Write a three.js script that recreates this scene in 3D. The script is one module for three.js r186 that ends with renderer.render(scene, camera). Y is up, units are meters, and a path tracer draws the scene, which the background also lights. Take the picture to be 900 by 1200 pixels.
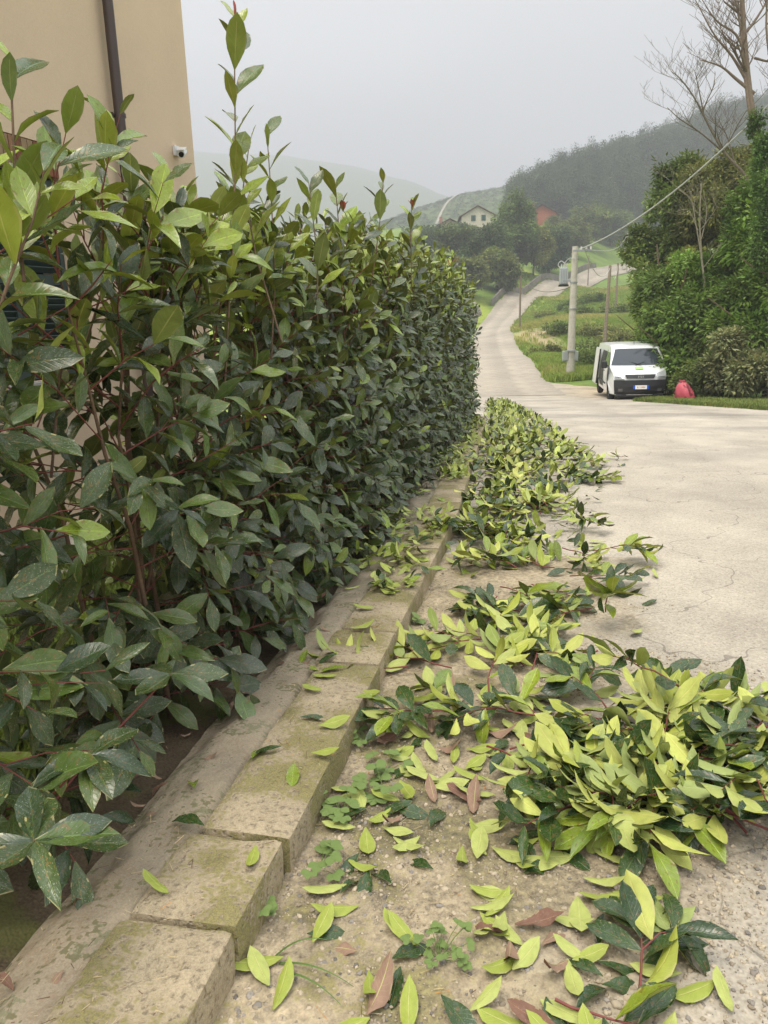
import * as THREE from 'three';
import { mergeGeometries, mergeVertices } from 'three/addons/utils/BufferGeometryUtils.js';
import { RoundedBoxGeometry } from 'three/addons/geometries/RoundedBoxGeometry.js';

// ---------------------------------------------------------------- camera, sky, sun, exposure
const scene = new THREE.Scene();
const R = THREE.MathUtils.degToRad, V = (x, y, z) => new THREE.Vector3(x, y, z);
const EYE = 1.55;
const camera = new THREE.PerspectiveCamera(67.3, 0.75, 0.05, 6000);
camera.position.set(0, EYE, 0);
camera.rotation.set(-R(14.5), R(9.5), -R(1.8), 'YXZ');
camera.updateMatrixWorld(true);
scene.add(camera);
const renderer = new THREE.WebGLRenderer({ antialias: true });
renderer.toneMapping = THREE.LinearToneMapping;
renderer.toneMappingExposure = 2.25;
renderer.shadowMap.enabled = true;
renderer.shadowMap.type = THREE.PCFSoftShadowMap;

const clamp = (x, a = 0, b = 1) => Math.min(b, Math.max(a, x)), lerp = (a, b, t) => a + (b - a) * t;
const smooth = (a, b, x) => { const t = clamp((x - a) / (b - a)); return t * t * (3 - 2 * t); };
const table = (pts) => (x) => { if (x <= pts[0][0]) return pts[0][1]; for (let i = 1; i < pts.length; i++) if (x <= pts[i][0]) return lerp(pts[i - 1][1], pts[i][1], (x - pts[i - 1][0]) / (pts[i][0] - pts[i - 1][0])); return pts[pts.length - 1][1]; };
const hash = (i, j, k = 0) => { let h = Math.imul(i, 374761393) + Math.imul(j, 668265263) + Math.imul(k, 2147483647 - 1274126177); h = Math.imul(h ^ (h >>> 13), 1274126177); return ((h ^ (h >>> 16)) >>> 0) / 4294967296; };
function vnoise(x, y, s = 0, per = 0) { // value noise, tiles every per cells if per > 0
  const i = Math.floor(x), j = Math.floor(y), fx = x - i, fy = y - j, u = fx * fx * (3 - 2 * fx), v = fy * fy * (3 - 2 * fy);
  const m = (a) => (per ? ((a % per) + per) % per : a);
  const a = hash(m(i), m(j), s), b = hash(m(i + 1), m(j), s), c = hash(m(i), m(j + 1), s), d = hash(m(i + 1), m(j + 1), s);
  return lerp(lerp(a, b, u), lerp(c, d, u), v);
}
function fbm(x, y, oct = 4, s = 0, per = 0) { let a = 0, w = 0.5, t = 0; for (let k = 0; k < oct; k++) { a += w * vnoise(x, y, s + k, per); t += w; w *= 0.5; x *= 2; y *= 2; per *= 2; } return a / t; }
const sunDir = V(-0.18, 0.9, 0.3).normalize();
{ // overcast: cloud brighter overhead than at the horizon, a little brighter towards the hidden sun
  const w = 256, h = 128, data = new Float32Array(w * h * 4);
  for (let j = 0; j < h; j++) for (let i = 0; i < w; i++) {
    const el = ((j + 0.5) / h - 0.5) * Math.PI, az = ((i + 0.5) / w - 0.5) * 2 * Math.PI;
    const dx = Math.cos(el) * Math.cos(az), dy = Math.sin(el), dz = Math.cos(el) * Math.sin(az);
    const s = Math.max(0, dx * sunDir.x + dy * sunDir.y + dz * sunDir.z);
    const c = 0.17 * (fbm(az * 1.6 + 9, el * 7, 4, 801) - 0.5) * smooth(2.9, 2.3, Math.abs(az)) + 0.04 * (fbm(dx * 3 + 7, dz * 3 + 5, 3, 811) - 0.5);
    const L = 0.305 + 0.78 * Math.max(0, dy) ** 1.4 + 0.34 * s * s + c;
    const o = (j * w + i) * 4;
    data[o] = L * 0.985; data[o + 1] = L * 0.995; data[o + 2] = L * 1.02; data[o + 3] = 1;
  }
  const sky = new THREE.DataTexture(data, w, h, THREE.RGBAFormat, THREE.FloatType);
  sky.mapping = THREE.EquirectangularReflectionMapping;
  sky.magFilter = THREE.LinearFilter; sky.needsUpdate = true;
  scene.background = sky; scene.environment = sky;
}
const sun = new THREE.DirectionalLight(0xfff4e4, 1.3);
sun.position.copy(sunDir).multiplyScalar(120);
sun.castShadow = true; sun.shadow.radius = 45; sun.shadow.mapSize.set(4096, 4096);
Object.assign(sun.shadow.camera, { left: -60, right: 60, top: 60, bottom: -60, near: 1, far: 400 });
scene.add(sun, sun.target);
scene.fog = new THREE.FogExp2(0xe2e6ea, 0.0012);

// ---------------------------------------------------------------- helpers
function rngOf(seed) { let a = seed | 0; return () => { a = (a + 0x6d2b79f5) | 0; let t = Math.imul(a ^ (a >>> 15), 1 | a); t = (t + Math.imul(t ^ (t >>> 7), 61 | t)) ^ t; return ((t ^ (t >>> 14)) >>> 0) / 4294967296; }; }
const toS = (c) => Math.round(255 * clamp(c <= 0.0031308 ? c * 12.92 : 1.055 * c ** (1 / 2.4) - 0.055));
function tex(w, h, f, rep = true) { // f(u, v) -> linear [r, g, b] stored as sRGB
  const d = new Uint8Array(w * h * 4);
  for (let j = 0; j < h; j++) for (let i = 0; i < w; i++) { const c = f((i + 0.5) / w, (j + 0.5) / h), o = (j * w + i) * 4; d[o] = toS(c[0]); d[o + 1] = toS(c[1]); d[o + 2] = toS(c[2]); d[o + 3] = 255; }
  const t = new THREE.DataTexture(d, w, h); t.colorSpace = THREE.SRGBColorSpace; t.magFilter = THREE.LinearFilter;
  if (rep) t.wrapS = t.wrapT = THREE.RepeatWrapping; t.needsUpdate = true; return t;
}
function grey(w, h, f, rep = true) { // plain number map (bump, roughness)
  const d = new Uint8Array(w * h * 4);
  for (let j = 0; j < h; j++) for (let i = 0; i < w; i++) { const c = Math.round(255 * clamp(f((i + 0.5) / w, (j + 0.5) / h))), o = (j * w + i) * 4; d[o] = d[o + 1] = d[o + 2] = c; d[o + 3] = 255; }
  const t = new THREE.DataTexture(d, w, h); t.magFilter = THREE.LinearFilter;
  if (rep) t.wrapS = t.wrapT = THREE.RepeatWrapping; t.needsUpdate = true; return t;
}
const std = (o) => { const c = o.lin; delete o.lin; const m = new THREE.MeshStandardMaterial({ roughness: 0.9, ...o }); if (c) m.color.setRGB(...c); return m; };
const phys = (o) => { const c = o.lin; delete o.lin; const m = new THREE.MeshPhysicalMaterial({ roughness: 0.9, ...o }); if (c) m.color.setRGB(...c); return m; };
const taken = {};
const numbered = (n) => { const k = taken[n] = (taken[n] ?? -1) + 1; return k ? `${n}_${String(k).padStart(3, '0')}` : n; };
function put(name, geo, mat, parent, kind) {
  const m = new THREE.Mesh(geo, mat); m.castShadow = m.receiveShadow = true;
  m.name = parent ? name : numbered(name); (parent ?? scene).add(m); if (kind) m.userData.kind = kind; return m;
}
function thing(name, label, category, group, p = V(0, 0, 0), turn = 0) {
  const g = new THREE.Group(); g.name = numbered(name); g.position.copy(p); g.rotation.y = turn; g.userData = { label, category }; if (group) g.userData.group = group; scene.add(g); return g;
}
const tag = (o, label, category, group) => { o.userData.label = label; o.userData.category = category; if (group) o.userData.group = group; return o; };
const struct = (name, geo, mat, label, category) => { const m = put(name, geo, mat); m.userData.kind = 'structure'; m.userData.label = label; m.userData.category = category; return m; };
function instances(name, geo, mat, mats, cols, parent) {
  const im = new THREE.InstancedMesh(geo, mat, mats.length); im.castShadow = im.receiveShadow = true;
  mats.forEach((m, i) => im.setMatrixAt(i, m)); if (cols) cols.forEach((c, i) => im.setColorAt(i, c));
  im.name = parent ? name : numbered(name); im.userData.kind = 'stuff'; (parent ?? scene).add(im); return im;
}
const box = (w, h, l, x = 0, y = 0, z = 0) => new THREE.BoxGeometry(w, h, l).translate(x, y, z);
const rbox = (w, h, l, r, x = 0, y = 0, z = 0) => new RoundedBoxGeometry(w, h, l, 2, r).translate(x, y, z);
function tube(pts, radii, seg = 6) { // tapered tube with caps, uv in metres
  const pos = [], nor = [], uv = [], idx = [], n = pts.length; let side = null, len = 0;
  for (let i = 0; i < n; i++) {
    const t = pts[Math.min(i + 1, n - 1)].clone().sub(pts[Math.max(i - 1, 0)]).normalize();
    if (!side) side = Math.abs(t.y) < 0.9 ? V(0, 1, 0).cross(t).normalize() : V(1, 0, 0).cross(t).normalize();
    side.addScaledVector(t, -side.dot(t)).normalize(); const up = t.clone().cross(side);
    if (i) len += pts[i].distanceTo(pts[i - 1]); const r = typeof radii === 'number' ? radii : radii[i];
    for (let k = 0; k <= seg; k++) { const a = k / seg * 2 * Math.PI, q = side.clone().multiplyScalar(Math.cos(a)).addScaledVector(up, Math.sin(a)); nor.push(q.x, q.y, q.z); pos.push(pts[i].x + q.x * r, pts[i].y + q.y * r, pts[i].z + q.z * r); uv.push(k / seg * Math.max(0.02, 6.28 * r), len); }
    if (i) for (let k = 0; k < seg; k++) { const a = (i - 1) * (seg + 1) + k, b = a + seg + 1; idx.push(a, a + 1, b, b, a + 1, b + 1); }
  }
  for (const e of [0, n - 1]) { const c = pos.length / 3, t = pts[Math.min(e + 1, n - 1)].clone().sub(pts[Math.max(e - 1, 0)]).normalize().multiplyScalar(e ? 1 : -1); pos.push(pts[e].x, pts[e].y, pts[e].z); nor.push(t.x, t.y, t.z); uv.push(0, len); for (let k = 0; k < seg; k++) { const a = e * (seg + 1) + k; e ? idx.push(a, a + 1, c) : idx.push(a + 1, a, c); } }
  const g = new THREE.BufferGeometry(); g.setAttribute('position', new THREE.Float32BufferAttribute(pos, 3)); g.setAttribute('normal', new THREE.Float32BufferAttribute(nor, 3)); g.setAttribute('uv', new THREE.Float32BufferAttribute(uv, 2)); g.setIndex(idx); return g;
}
function sheet(us, vs, f, keep) { // grid surface: f(u, v) -> {p:[x,y,z], uv:[..], c:[r,g,b]?}
  const pos = [], uv = [], col = [], idx = [], nu = us.length;
  for (const v of vs) for (const u of us) { const q = f(u, v); pos.push(...q.p); uv.push(...(q.uv ?? [q.p[0], q.p[2]])); if (q.c) col.push(...q.c); }
  for (let j = 0; j + 1 < vs.length; j++) for (let i = 0; i + 1 < nu; i++) {
    if (keep && !keep((us[i] + us[i + 1]) / 2, (vs[j] + vs[j + 1]) / 2)) continue;
    const a = j * nu + i, b = a + nu; idx.push(a, b, a + 1, b, b + 1, a + 1);
  }
  const g = new THREE.BufferGeometry(); g.setAttribute('position', new THREE.Float32BufferAttribute(pos, 3)); g.setAttribute('uv', new THREE.Float32BufferAttribute(uv, 2));
  if (col.length) g.setAttribute('color', new THREE.Float32BufferAttribute(col, 3)); g.setIndex(idx); g.computeVertexNormals(); return g;
}
const range = (a, b, n) => Array.from({ length: n + 1 }, (_, i) => lerp(a, b, i / n));
// pixel of the 900 x 1200 photograph -> direction; its distance always comes from the ground or from a stated depth
const FOC = 600 / Math.tan(R(67.3 / 2));
const ray = (u, v) => V((u - 450) / FOC, -(v - 600) / FOC, -1).applyQuaternion(camera.quaternion);
const at = (u, v, D) => ray(u, v).multiplyScalar(D).add(camera.position);

// ---------------------------------------------------------------- terrain
const slope = table([[-60, 2.2], [0, 0], [12, -0.54], [20, -1.05], [32, -1.9], [36, -1.98], [60, -1.95], [400, -1.9]]);
const base = (d) => { let s = 0; for (let k = -2; k <= 2; k++) s += slope(d + k); return s / 5 - (d < 8 && d > -3 ? 0 : 0); };
const tps = (() => {
  const px = [[586, 440, 43], [581, 424.5, 52], [578, 413, 62], [576, 406, 70], [575, 397, 84], [577, 389, 98], [592, 370, 122], [628, 351, 145], [672, 335, 166], [716, 318, 190], [748, 313, 218],
    [560, 394, 95], [548, 372, 118], [545, 342, 132], [585, 338, 138], [622, 322, 160], [668, 308, 185], [520, 330, 130], [500, 318, 150],
    [560, 272, 205], [528, 272, 212], [610, 268, 216], [640, 264, 228], [690, 285, 222], [470, 300, 190], [410, 318, 170], [300, 330, 150], [350, 300, 230], [470, 268, 250], [560, 262, 260], [640, 258, 270],
    [668, 442, 41], [640, 443, 42], [645, 419, 52], [690, 418, 55], [625, 385, 80], [650, 372, 92], [700, 385, 75], [690, 352, 115], [720, 372, 90], [735, 335, 140], [740, 400, 70],
    [760, 318, 210], [800, 318, 210], [880, 322, 200], [760, 285, 250], [840, 280, 260], [700, 268, 262], [950, 300, 240], [820, 350, 110], [900, 360, 100], [860, 385, 60]];
  const P = px.map(([u, v, D]) => at(u, v, D)).map((p) => [p.x, -p.z, p.y]);
  for (const d of [22, 30, 38]) for (const x of [-25, -12, -5, 0, 4]) P.push([x, d, base(d)]);
  for (const [x, d, y] of [[-30, 60, 0], [-40, 100, 2], [9, 30, -1.4], [16, 26, 0.3], [16, 40, 0.5], [40, 40, 2], [10, 20, -0.95], [60, 100, 6], [-80, 60, 4], [-20, 80, -0.5]]) P.push([x, d, y]);
  const n = P.length, N = n + 3, U = (r2) => (r2 < 1e-9 ? 0 : r2 * Math.log(r2)), S = 50;
  const A = Array.from({ length: N }, () => new Float64Array(N + 1));
  for (let i = 0; i < n; i++) {
    for (let j = 0; j < n; j++) A[i][j] = U(((P[i][0] - P[j][0]) ** 2 + (P[i][1] - P[j][1]) ** 2) / S ** 2);
    A[i][i] += 0.002; A[i][n] = A[n][i] = 1; A[i][n + 1] = A[n + 1][i] = P[i][0] / S; A[i][n + 2] = A[n + 2][i] = P[i][1] / S; A[i][N] = P[i][2];
  }
  for (let c = 0; c < N; c++) { let p = c; for (let r = c; r < N; r++) if (Math.abs(A[r][c]) > Math.abs(A[p][c])) p = r; [A[c], A[p]] = [A[p], A[c]]; for (let r = 0; r < N; r++) if (r !== c && A[r][c]) { const f = A[r][c] / A[c][c]; for (let k = c; k <= N; k++) A[r][k] -= f * A[c][k]; } }
  const w = A.map((r, i) => r[N] / r[i]);
  return (x, d) => { let s = w[n] + w[n + 1] * x / S + w[n + 2] * d / S; for (let i = 0; i < n; i++) s += w[i] * U(((P[i][0] - x) ** 2 + (P[i][1] - d) ** 2) / S ** 2); return s; };
})();
function groundY(x, z) {
  const d = -z, b = base(d);
  if (d < 24) return b;
  const xx = clamp(x, -120, 140), dd = Math.min(d, 275);
  return lerp(b, clamp(tps(xx, dd), -4, 70), smooth(24, 37, d));
}
function onGround(u, v, h = 0) { // first meeting of the pixel's ray with the ground raised by h
  const q = ray(u, v); let t0 = 0.5;
  for (let t = 0.5; t < 400; t *= 1.03) { const p = q.clone().multiplyScalar(t).add(camera.position); if (p.y < groundY(p.x, p.z) + h) { let a = t0, b = t; for (let k = 0; k < 30; k++) { const m = (a + b) / 2, r = q.clone().multiplyScalar(m).add(camera.position); r.y < groundY(r.x, r.z) + h ? b = m : a = m; } return q.multiplyScalar(b).add(camera.position); } t0 = t; }
  return q.multiplyScalar(400).add(camera.position);
}
const stand = (p) => V(p.x, groundY(p.x, p.z), p.z);

const T = {};
T.grass = tex(512, 512, (u, v) => { const a = fbm(u * 8, v * 8, 5, 3, 8), b = vnoise(u * 180, v * 60, 9, 0), c = fbm(u * 3, v * 3, 3, 19, 3); return [0.07 + 0.09 * a * b + 0.06 * c, 0.10 + 0.10 * a + 0.04 * b, 0.02 + 0.025 * a]; });
const roadGrain = (u, v) => { // pale dusty surface: grit, dark flecks, hairline cracks
  const a = fbm(u * 6, v * 6, 5, 31, 6), g = vnoise(u * 512, v * 512, 7, 512), g2 = vnoise(u * 190, v * 190, 17, 190), s = hash(Math.floor(u * 300), Math.floor(v * 300), 5), cr = Math.abs(fbm(u * 3, v * 3, 4, 35, 3) - 0.5);
  let k = 0.86 + 0.34 * (a - 0.5) + 0.3 * (g - 0.5) + 0.26 * (g2 - 0.5); if (s > 0.978) k *= 0.6; if (s < 0.012) k *= 1.25; if (cr < 0.004) k *= 0.6; return k;
};
T.road = tex(1024, 1024, (u, v) => { const k = roadGrain(u, v); return [0.47 * k, 0.42 * k, 0.335 * k]; });
T.roadBump = grey(512, 512, (u, v) => 0.5 * fbm(u * 60, v * 60, 3, 41, 60) + 0.5 * vnoise(u * 250, v * 250, 3, 250));
T.plaster = tex(512, 512, (u, v) => { const a = fbm(u * 4, v * 4, 5, 51, 4), b = vnoise(u * 200, v * 200, 5, 200); const k = 0.93 + 0.10 * (a - 0.5) + 0.06 * (b - 0.5); return [0.70 * k, 0.545 * k, 0.385 * k]; });
T.fine = grey(512, 512, (u, v) => 0.6 * fbm(u * 40, v * 40, 4, 61, 40) + 0.4 * vnoise(u * 220, v * 220, 2, 220));
T.stone = tex(1024, 1024, (u, v) => { // porous tan stone with moss in patches
  const a = fbm(u * 5, v * 5, 5, 71, 5), m = fbm(u * 4 + 9, v * 4, 5, 81, 4), g = vnoise(u * 340, v * 340, 5, 340), g2 = fbm(u * 70, v * 70, 2, 91, 70);
  const k = 0.86 + 0.4 * (a - 0.5) + 0.35 * (g - 0.5) + 0.3 * (g2 - 0.5); let c = [0.44 * k, 0.36 * k, 0.235 * k];
  if (g2 < 0.2) c = c.map((x) => x * 0.7);
  const w = smooth(0.47, 0.62, m + 0.4 * (g2 - 0.5) + 0.1 * (g - 0.5)); return [lerp(c[0], 0.17 + 0.14 * (g - 0.4), w * 0.72), lerp(c[1], 0.155 + 0.13 * (g - 0.4), w * 0.72), lerp(c[2], 0.045, w * 0.72)];
});
T.stoneBump = grey(1024, 1024, (u, v) => { const g2 = fbm(u * 70, v * 70, 2, 91, 70); return clamp(0.45 * fbm(u * 20, v * 20, 4, 75, 20) + 0.55 * smooth(0.15, 0.45, g2) * 0.8 + 0.12 * vnoise(u * 300, v * 300, 6, 300)); });
T.mortar = tex(1024, 1024, (u, v) => { const a = fbm(u * 4, v * 4, 5, 101, 4), g = vnoise(u * 420, v * 420, 5, 420), s = fbm(u * 9, v * 9, 4, 105, 9); const g2 = fbm(u * 90, v * 90, 3, 107, 90), k = 0.82 + 0.45 * (a - 0.5) + 0.22 * (g - 0.5) + 0.3 * (g2 - 0.5), w = smooth(0.62, 0.7, s + 0.7 * (g2 - 0.5)), dirt = smooth(0.6, 0.66, fbm(u * 6 + 3, v * 6, 4, 109, 6) + 0.8 * (g2 - 0.5)); return [lerp(0.39 * k, 0.14, 0.6 * w + 0.25 * dirt), lerp(0.325 * k, 0.13, 0.5 * w + 0.35 * dirt), lerp(0.225 * k, 0.05, 0.5 * w + 0.3 * dirt)]; });
T.soil = tex(1024, 1024, (u, v) => { const a = fbm(u * 7, v * 7, 5, 111, 7), g = vnoise(u * 300, v * 300, 5, 300), m = fbm(u * 5, v * 5, 4, 117, 5); const k = 0.5 + 0.9 * a + 0.5 * (g - 0.5), w = 0.7 * smooth(0.52, 0.65, m); return [lerp(0.13 * k, 0.12, w), lerp(0.095 * k, 0.13, w), lerp(0.055 * k, 0.03, w)]; });
T.bark = tex(256, 512, (u, v) => { const a = fbm(u * 6, v * 24, 4, 121, 6), g = vnoise(u * 80, v * 200, 5, 80), k = 0.6 + 0.7 * a + 0.3 * (g - 0.5); return [0.20 * k, 0.135 * k, 0.085 * k]; });
T.concrete = tex(512, 512, (u, v) => { const a = fbm(u * 5, v * 5, 5, 131, 5), g = vnoise(u * 240, v * 240, 5, 240), k = 0.8 + 0.45 * (a - 0.5) + 0.15 * (g - 0.5); return [0.40 * k, 0.38 * k, 0.33 * k]; });
const verge = (u, v) => { // u, v in metres: stony soil and moss by the kerb, pale road dust further out; x 0 at the kerb
  const g = vnoise(u * 330, v * 330, 5), g2 = fbm(u * 60, v * 60, 3, 141), a = fbm(u * 3.2, v * 3.2, 5, 151), m = fbm(u * 4.5 + 7, v * 4.5, 5, 161), r = smooth(0.75, 1.5, u + 1.3 * (a - 0.5) + 0.25 * (g2 - 0.5));
  const k = 0.84 + 0.6 * (a - 0.5) + 0.9 * (g2 - 0.5) + 0.4 * (g - 0.5); let c = [0.42 * k, 0.345 * k, 0.225 * k];
  const w = 0.7 * smooth(0.5, 0.66, m + 0.35 * (g2 - 0.5)) * (1 - r) * smooth(1.1, 0.3, u); c = [lerp(c[0], 0.19 * k, w), lerp(c[1], 0.175 * k, w), lerp(c[2], 0.05, w)];
  const q = roadGrain(u / 2.2, v / 2.2); return [lerp(c[0], 0.47 * q, r), lerp(c[1], 0.42 * q, r), lerp(c[2], 0.335 * q, r)];
};
T.verge = tex(1280, 1920, (u, v) => verge(u * 2.7, v * 5.2), false);
T.vergeBump = grey(896, 1024, (u, v) => 0.6 * fbm(u * 2.7 * 60, v * 5.2 * 60, 3, 141) + 0.4 * vnoise(u * 2.7 * 200, v * 5.2 * 200, 3), false);

const bareAt = stand(at(632, 392, 74)); // bare earth on the bank
// ground: one sheet to the horizon
{
  const xs = [...range(-420, -200, 6), ...range(-180, -70, 12), ...range(-65, -20, 22), ...range(-18, 30, 72), ...range(32, 90, 30), ...range(96, 220, 12), ...range(250, 420, 4)];
  const ds = [...range(-60, -10, 6), ...range(-6, 50, 90), ...range(51, 120, 62), ...range(122, 290, 78), ...range(300, 640, 10)];
  const grassM = std({ map: T.grass, vertexColors: true, roughness: 0.95 });
  struct('ground', sheet(xs, ds.slice().reverse(), (x, d) => {
    const y = groundY(x, -d) - (d < 46 ? 0.03 : 0.06), n = fbm(x * 0.09, d * 0.09, 4, 201), m = fbm(x * 0.4, d * 0.4, 3, 211);
    const k = 0.85 + 0.5 * (n - 0.5) + 0.5 * (m - 0.5), e = clamp(1.5 - Math.hypot((x - bareAt.x + 0.12 * (d + bareAt.z)) / 2.4, (d + bareAt.z) / 15) * 1.5 + (m - 0.5)), f = smooth(0.56, 0.72, n + 0.5 * (m - 0.5));
    let c = [1.5 * k + 0.6 * f, 1.6 * k + 0.25 * f, 1.1 * k]; c = [lerp(c[0], 3.0, e), lerp(c[1], 1.65, e), lerp(c[2], 4.5, e)];
    return { p: [x, y, -d], uv: [x / 2, d / 2], c };
  }), grassM, 'grassy ground rising to the hills beyond the road', 'ground');
}
// the dusty road by the hedge, widening into the lot where the van stands
const lotEdge = table([[-6, 16], [12, 16], [15, 12.5], [20.5, 6.3], [24, 4.95], [26.3, 4.0], [27.2, 7], [33, 7], [35, 4.2], [37, 3.0], [39, 2.2], [41, 1.6]]);
const kerbX = table([[0, -0.7], [1.4, -0.66], [2.5, -0.6], [3.7, -0.56], [6.4, -0.44], [15, -0.46], [30, -0.9]]);
{
  const edge = (d) => lotEdge(d) + 0.3 * (vnoise(d * 1.3, 3.3, 5) - 0.5);
  const tint = (x, d) => { const n = fbm(x * 0.5, d * 0.35, 4, 221), m = fbm(x * 1.7, d * 0.9, 4, 231); return 1.04 + 0.34 * (n - 0.5) + 0.24 * (m - 0.5) - 0.1 * smooth(0.55, 0.6, fbm(x * 0.8 + 3, d * 0.5, 5, 245)); };
  const g = sheet(range(0, 1, 46), [...range(40.5, 6, 110), ...range(5.8, -5, 60)], (t, d) => {
    const x = lerp(lerp(kerbX(d) - 0.1, -6, smooth(19, 30, d)), edge(d), t), s = smooth(26, 33, d) * smooth(1.2, 4, x);
    const k = tint(x, d), dark = 0.26 * smooth(0.57, 0.7, fbm(x * 0.22 + 5, d * 1.1, 3, 241)) * smooth(8, 14, d);
    return { p: [x, groundY(x, -d) + 0.004 * fbm(x * 3, d * 3, 2, 7), -d], uv: [x / 2.2, d / 2.2], c: [k * (1 - dark) * lerp(1, 1.06, s), k * (1 - dark) * lerp(1, 0.95, s), k * (1 - dark * 0.9) * lerp(1, 0.78, s)] };
  });
  struct('road', g, std({ map: T.road, bumpMap: T.roadBump, bumpScale: 0.003, vertexColors: true, roughness: 0.93 }), 'pale dusty unmarked road running beside the hedge', 'road');
  const v = sheet(range(0, 2.7, 90), range(5.6, 0.4, 170), (a, d) => { const x = kerbX(d) - 0.02 + a; return { p: [x, groundY(x, -d) + 0.006 + 0.012 * (fbm(x * 9, d * 9, 3, 251) - 0.3) * smooth(1.8, 0.7, a), -d], uv: [a / 2.7, (d - 0.4) / 5.2], c: [1, 1, 1].map(() => lerp(1, tint(x, d), smooth(0.7, 1.4, a))) }; });
  struct('gravel_verge', v, std({ map: T.verge, vertexColors: true, bumpMap: T.vergeBump, bumpScale: 0.006, roughness: 0.95 }), 'stony mossy strip of earth between kerb and road', 'verge');
}
// the road climbing round the bend
const roadLine = new THREE.CatmullRomCurve3([[597, 458, 31], [586, 440, 43], [578, 413, 62], [575, 397, 84], [580, 386, 103], [596, 368, 124], [630, 350.5, 145], [672, 335, 166], [716, 318, 190], [745, 314, 215], [775, 316, 240]].map(([u, v, D]) => stand(at(u, v, D))));
const roadAt = (t) => { const p = roadLine.getPointAt(t), q = roadLine.getTangentAt(t); return { p, side: V(-q.z, 0, q.x).normalize() }; };
const roadSamples = range(0, 1, 200).map((t) => roadLine.getPointAt(t));
{
  const g = sheet(range(-1, 1, 10), range(1, 0, 300), (s, t) => {
    const { p, side } = roadAt(t), w = 2.25 + 0.5 * smooth(0.25, 0.45, t) * smooth(1, 0.7, t) + 0.12 * (vnoise(t * 160, s > 0 ? 3 : 8, 2) - 0.5), q = p.clone().addScaledVector(side, s * w), n = fbm(q.x * 0.3, q.z * 0.3, 3, 261), track = 0.12 * Math.exp(-(((Math.abs(s) - 0.45) / 0.16) ** 2));
    const k = 0.82 + 0.3 * (n - 0.5) + track; return { p: [q.x, groundY(q.x, q.z) + lerp(0.014, 0.1, smooth(0.02, 0.12, t)), q.z], uv: [s * w / 2.2, t * 190 / 2.2], c: [k, k * 0.98, k * 0.96] };
  });
  struct('hill_road', g, std({ map: T.road, vertexColors: true, roughness: 0.93 }), 'narrow pale road curving up round the grassy bank', 'road');
}
// hills: ridged surfaces between a foot line and a crest line
function hill(name, label, foot, crest, back, m, rough, nu = 90, nv = 26) {
  const fv = table(foot.map(([u, v]) => [u, v])), fd = table(foot.map(([u, , D]) => [u, D])), cv = table(crest.map(([u, v]) => [u, v])), cd = table(crest.map(([u, , D]) => [u, D]));
  const u0 = crest[0][0], u1 = crest[crest.length - 1][0], uu = range(u0, u1, nu), P = (u, t) => {
    const a = at(u, fv(u), fd(u)), b = at(u, cv(u), cd(u)), q = t <= 1 ? a.clone().lerp(b, t) : b.clone().add(ray(u, 600).setY(0).normalize().multiplyScalar((t - 1) * back)).setY(b.y - (t - 1) * (t - 1) * back * 0.6);
    if (t <= 1) q.y += (b.y - a.y) * 0.10 * Math.sin(Math.PI * t); q.y += rough * (fbm(q.x * 0.03, q.z * 0.03, 3, 271) - 0.5) * (t > 0.02 ? 1 : 0); return q;
  };
  const g = sheet(uu, [...range(1.8, 1.1, 5), ...range(1, 0, nv)], (u, t) => { const q = P(u, t); return { p: [q.x, q.y, q.z], uv: [q.x / 6, q.z / 6] }; });
  const o = struct(name, g, m, label, 'hill'); return P;
}
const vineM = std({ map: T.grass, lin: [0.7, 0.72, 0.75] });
const vinePos = hill('vineyard_hill', 'misty vineyard hill behind the houses', [[200, 330, 420], [480, 268, 420], [560, 264, 420], [640, 262, 420], [760, 262, 420]], [[300, 300, 470], [440, 262, 520], [505, 240, 560], [540, 228, 575], [590, 220, 590], [635, 213, 600], [760, 200, 620]], 160, vineM, 3);
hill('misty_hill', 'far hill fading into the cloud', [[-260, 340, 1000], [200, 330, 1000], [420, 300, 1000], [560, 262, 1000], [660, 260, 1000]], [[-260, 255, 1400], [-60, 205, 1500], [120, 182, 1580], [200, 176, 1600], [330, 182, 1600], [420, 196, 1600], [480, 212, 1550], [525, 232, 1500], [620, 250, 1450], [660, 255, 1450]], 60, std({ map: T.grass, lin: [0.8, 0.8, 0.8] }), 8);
const woodPos = hill('wooded_hill', 'steep wooded hill behind the roadside trees', [[600, 270, 262], [640, 268, 260], [760, 292, 250], [900, 300, 250], [1200, 300, 250], [1500, 300, 250]], [[600, 250, 330], [640, 228, 345], [690, 208, 360], [740, 190, 372], [800, 168, 385], [860, 146, 395], [920, 130, 400], [1100, 100, 400], [1500, 60, 400]], 220, std({ map: T.grass, lin: [0.5, 0.6, 0.5] }), 4);

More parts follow.
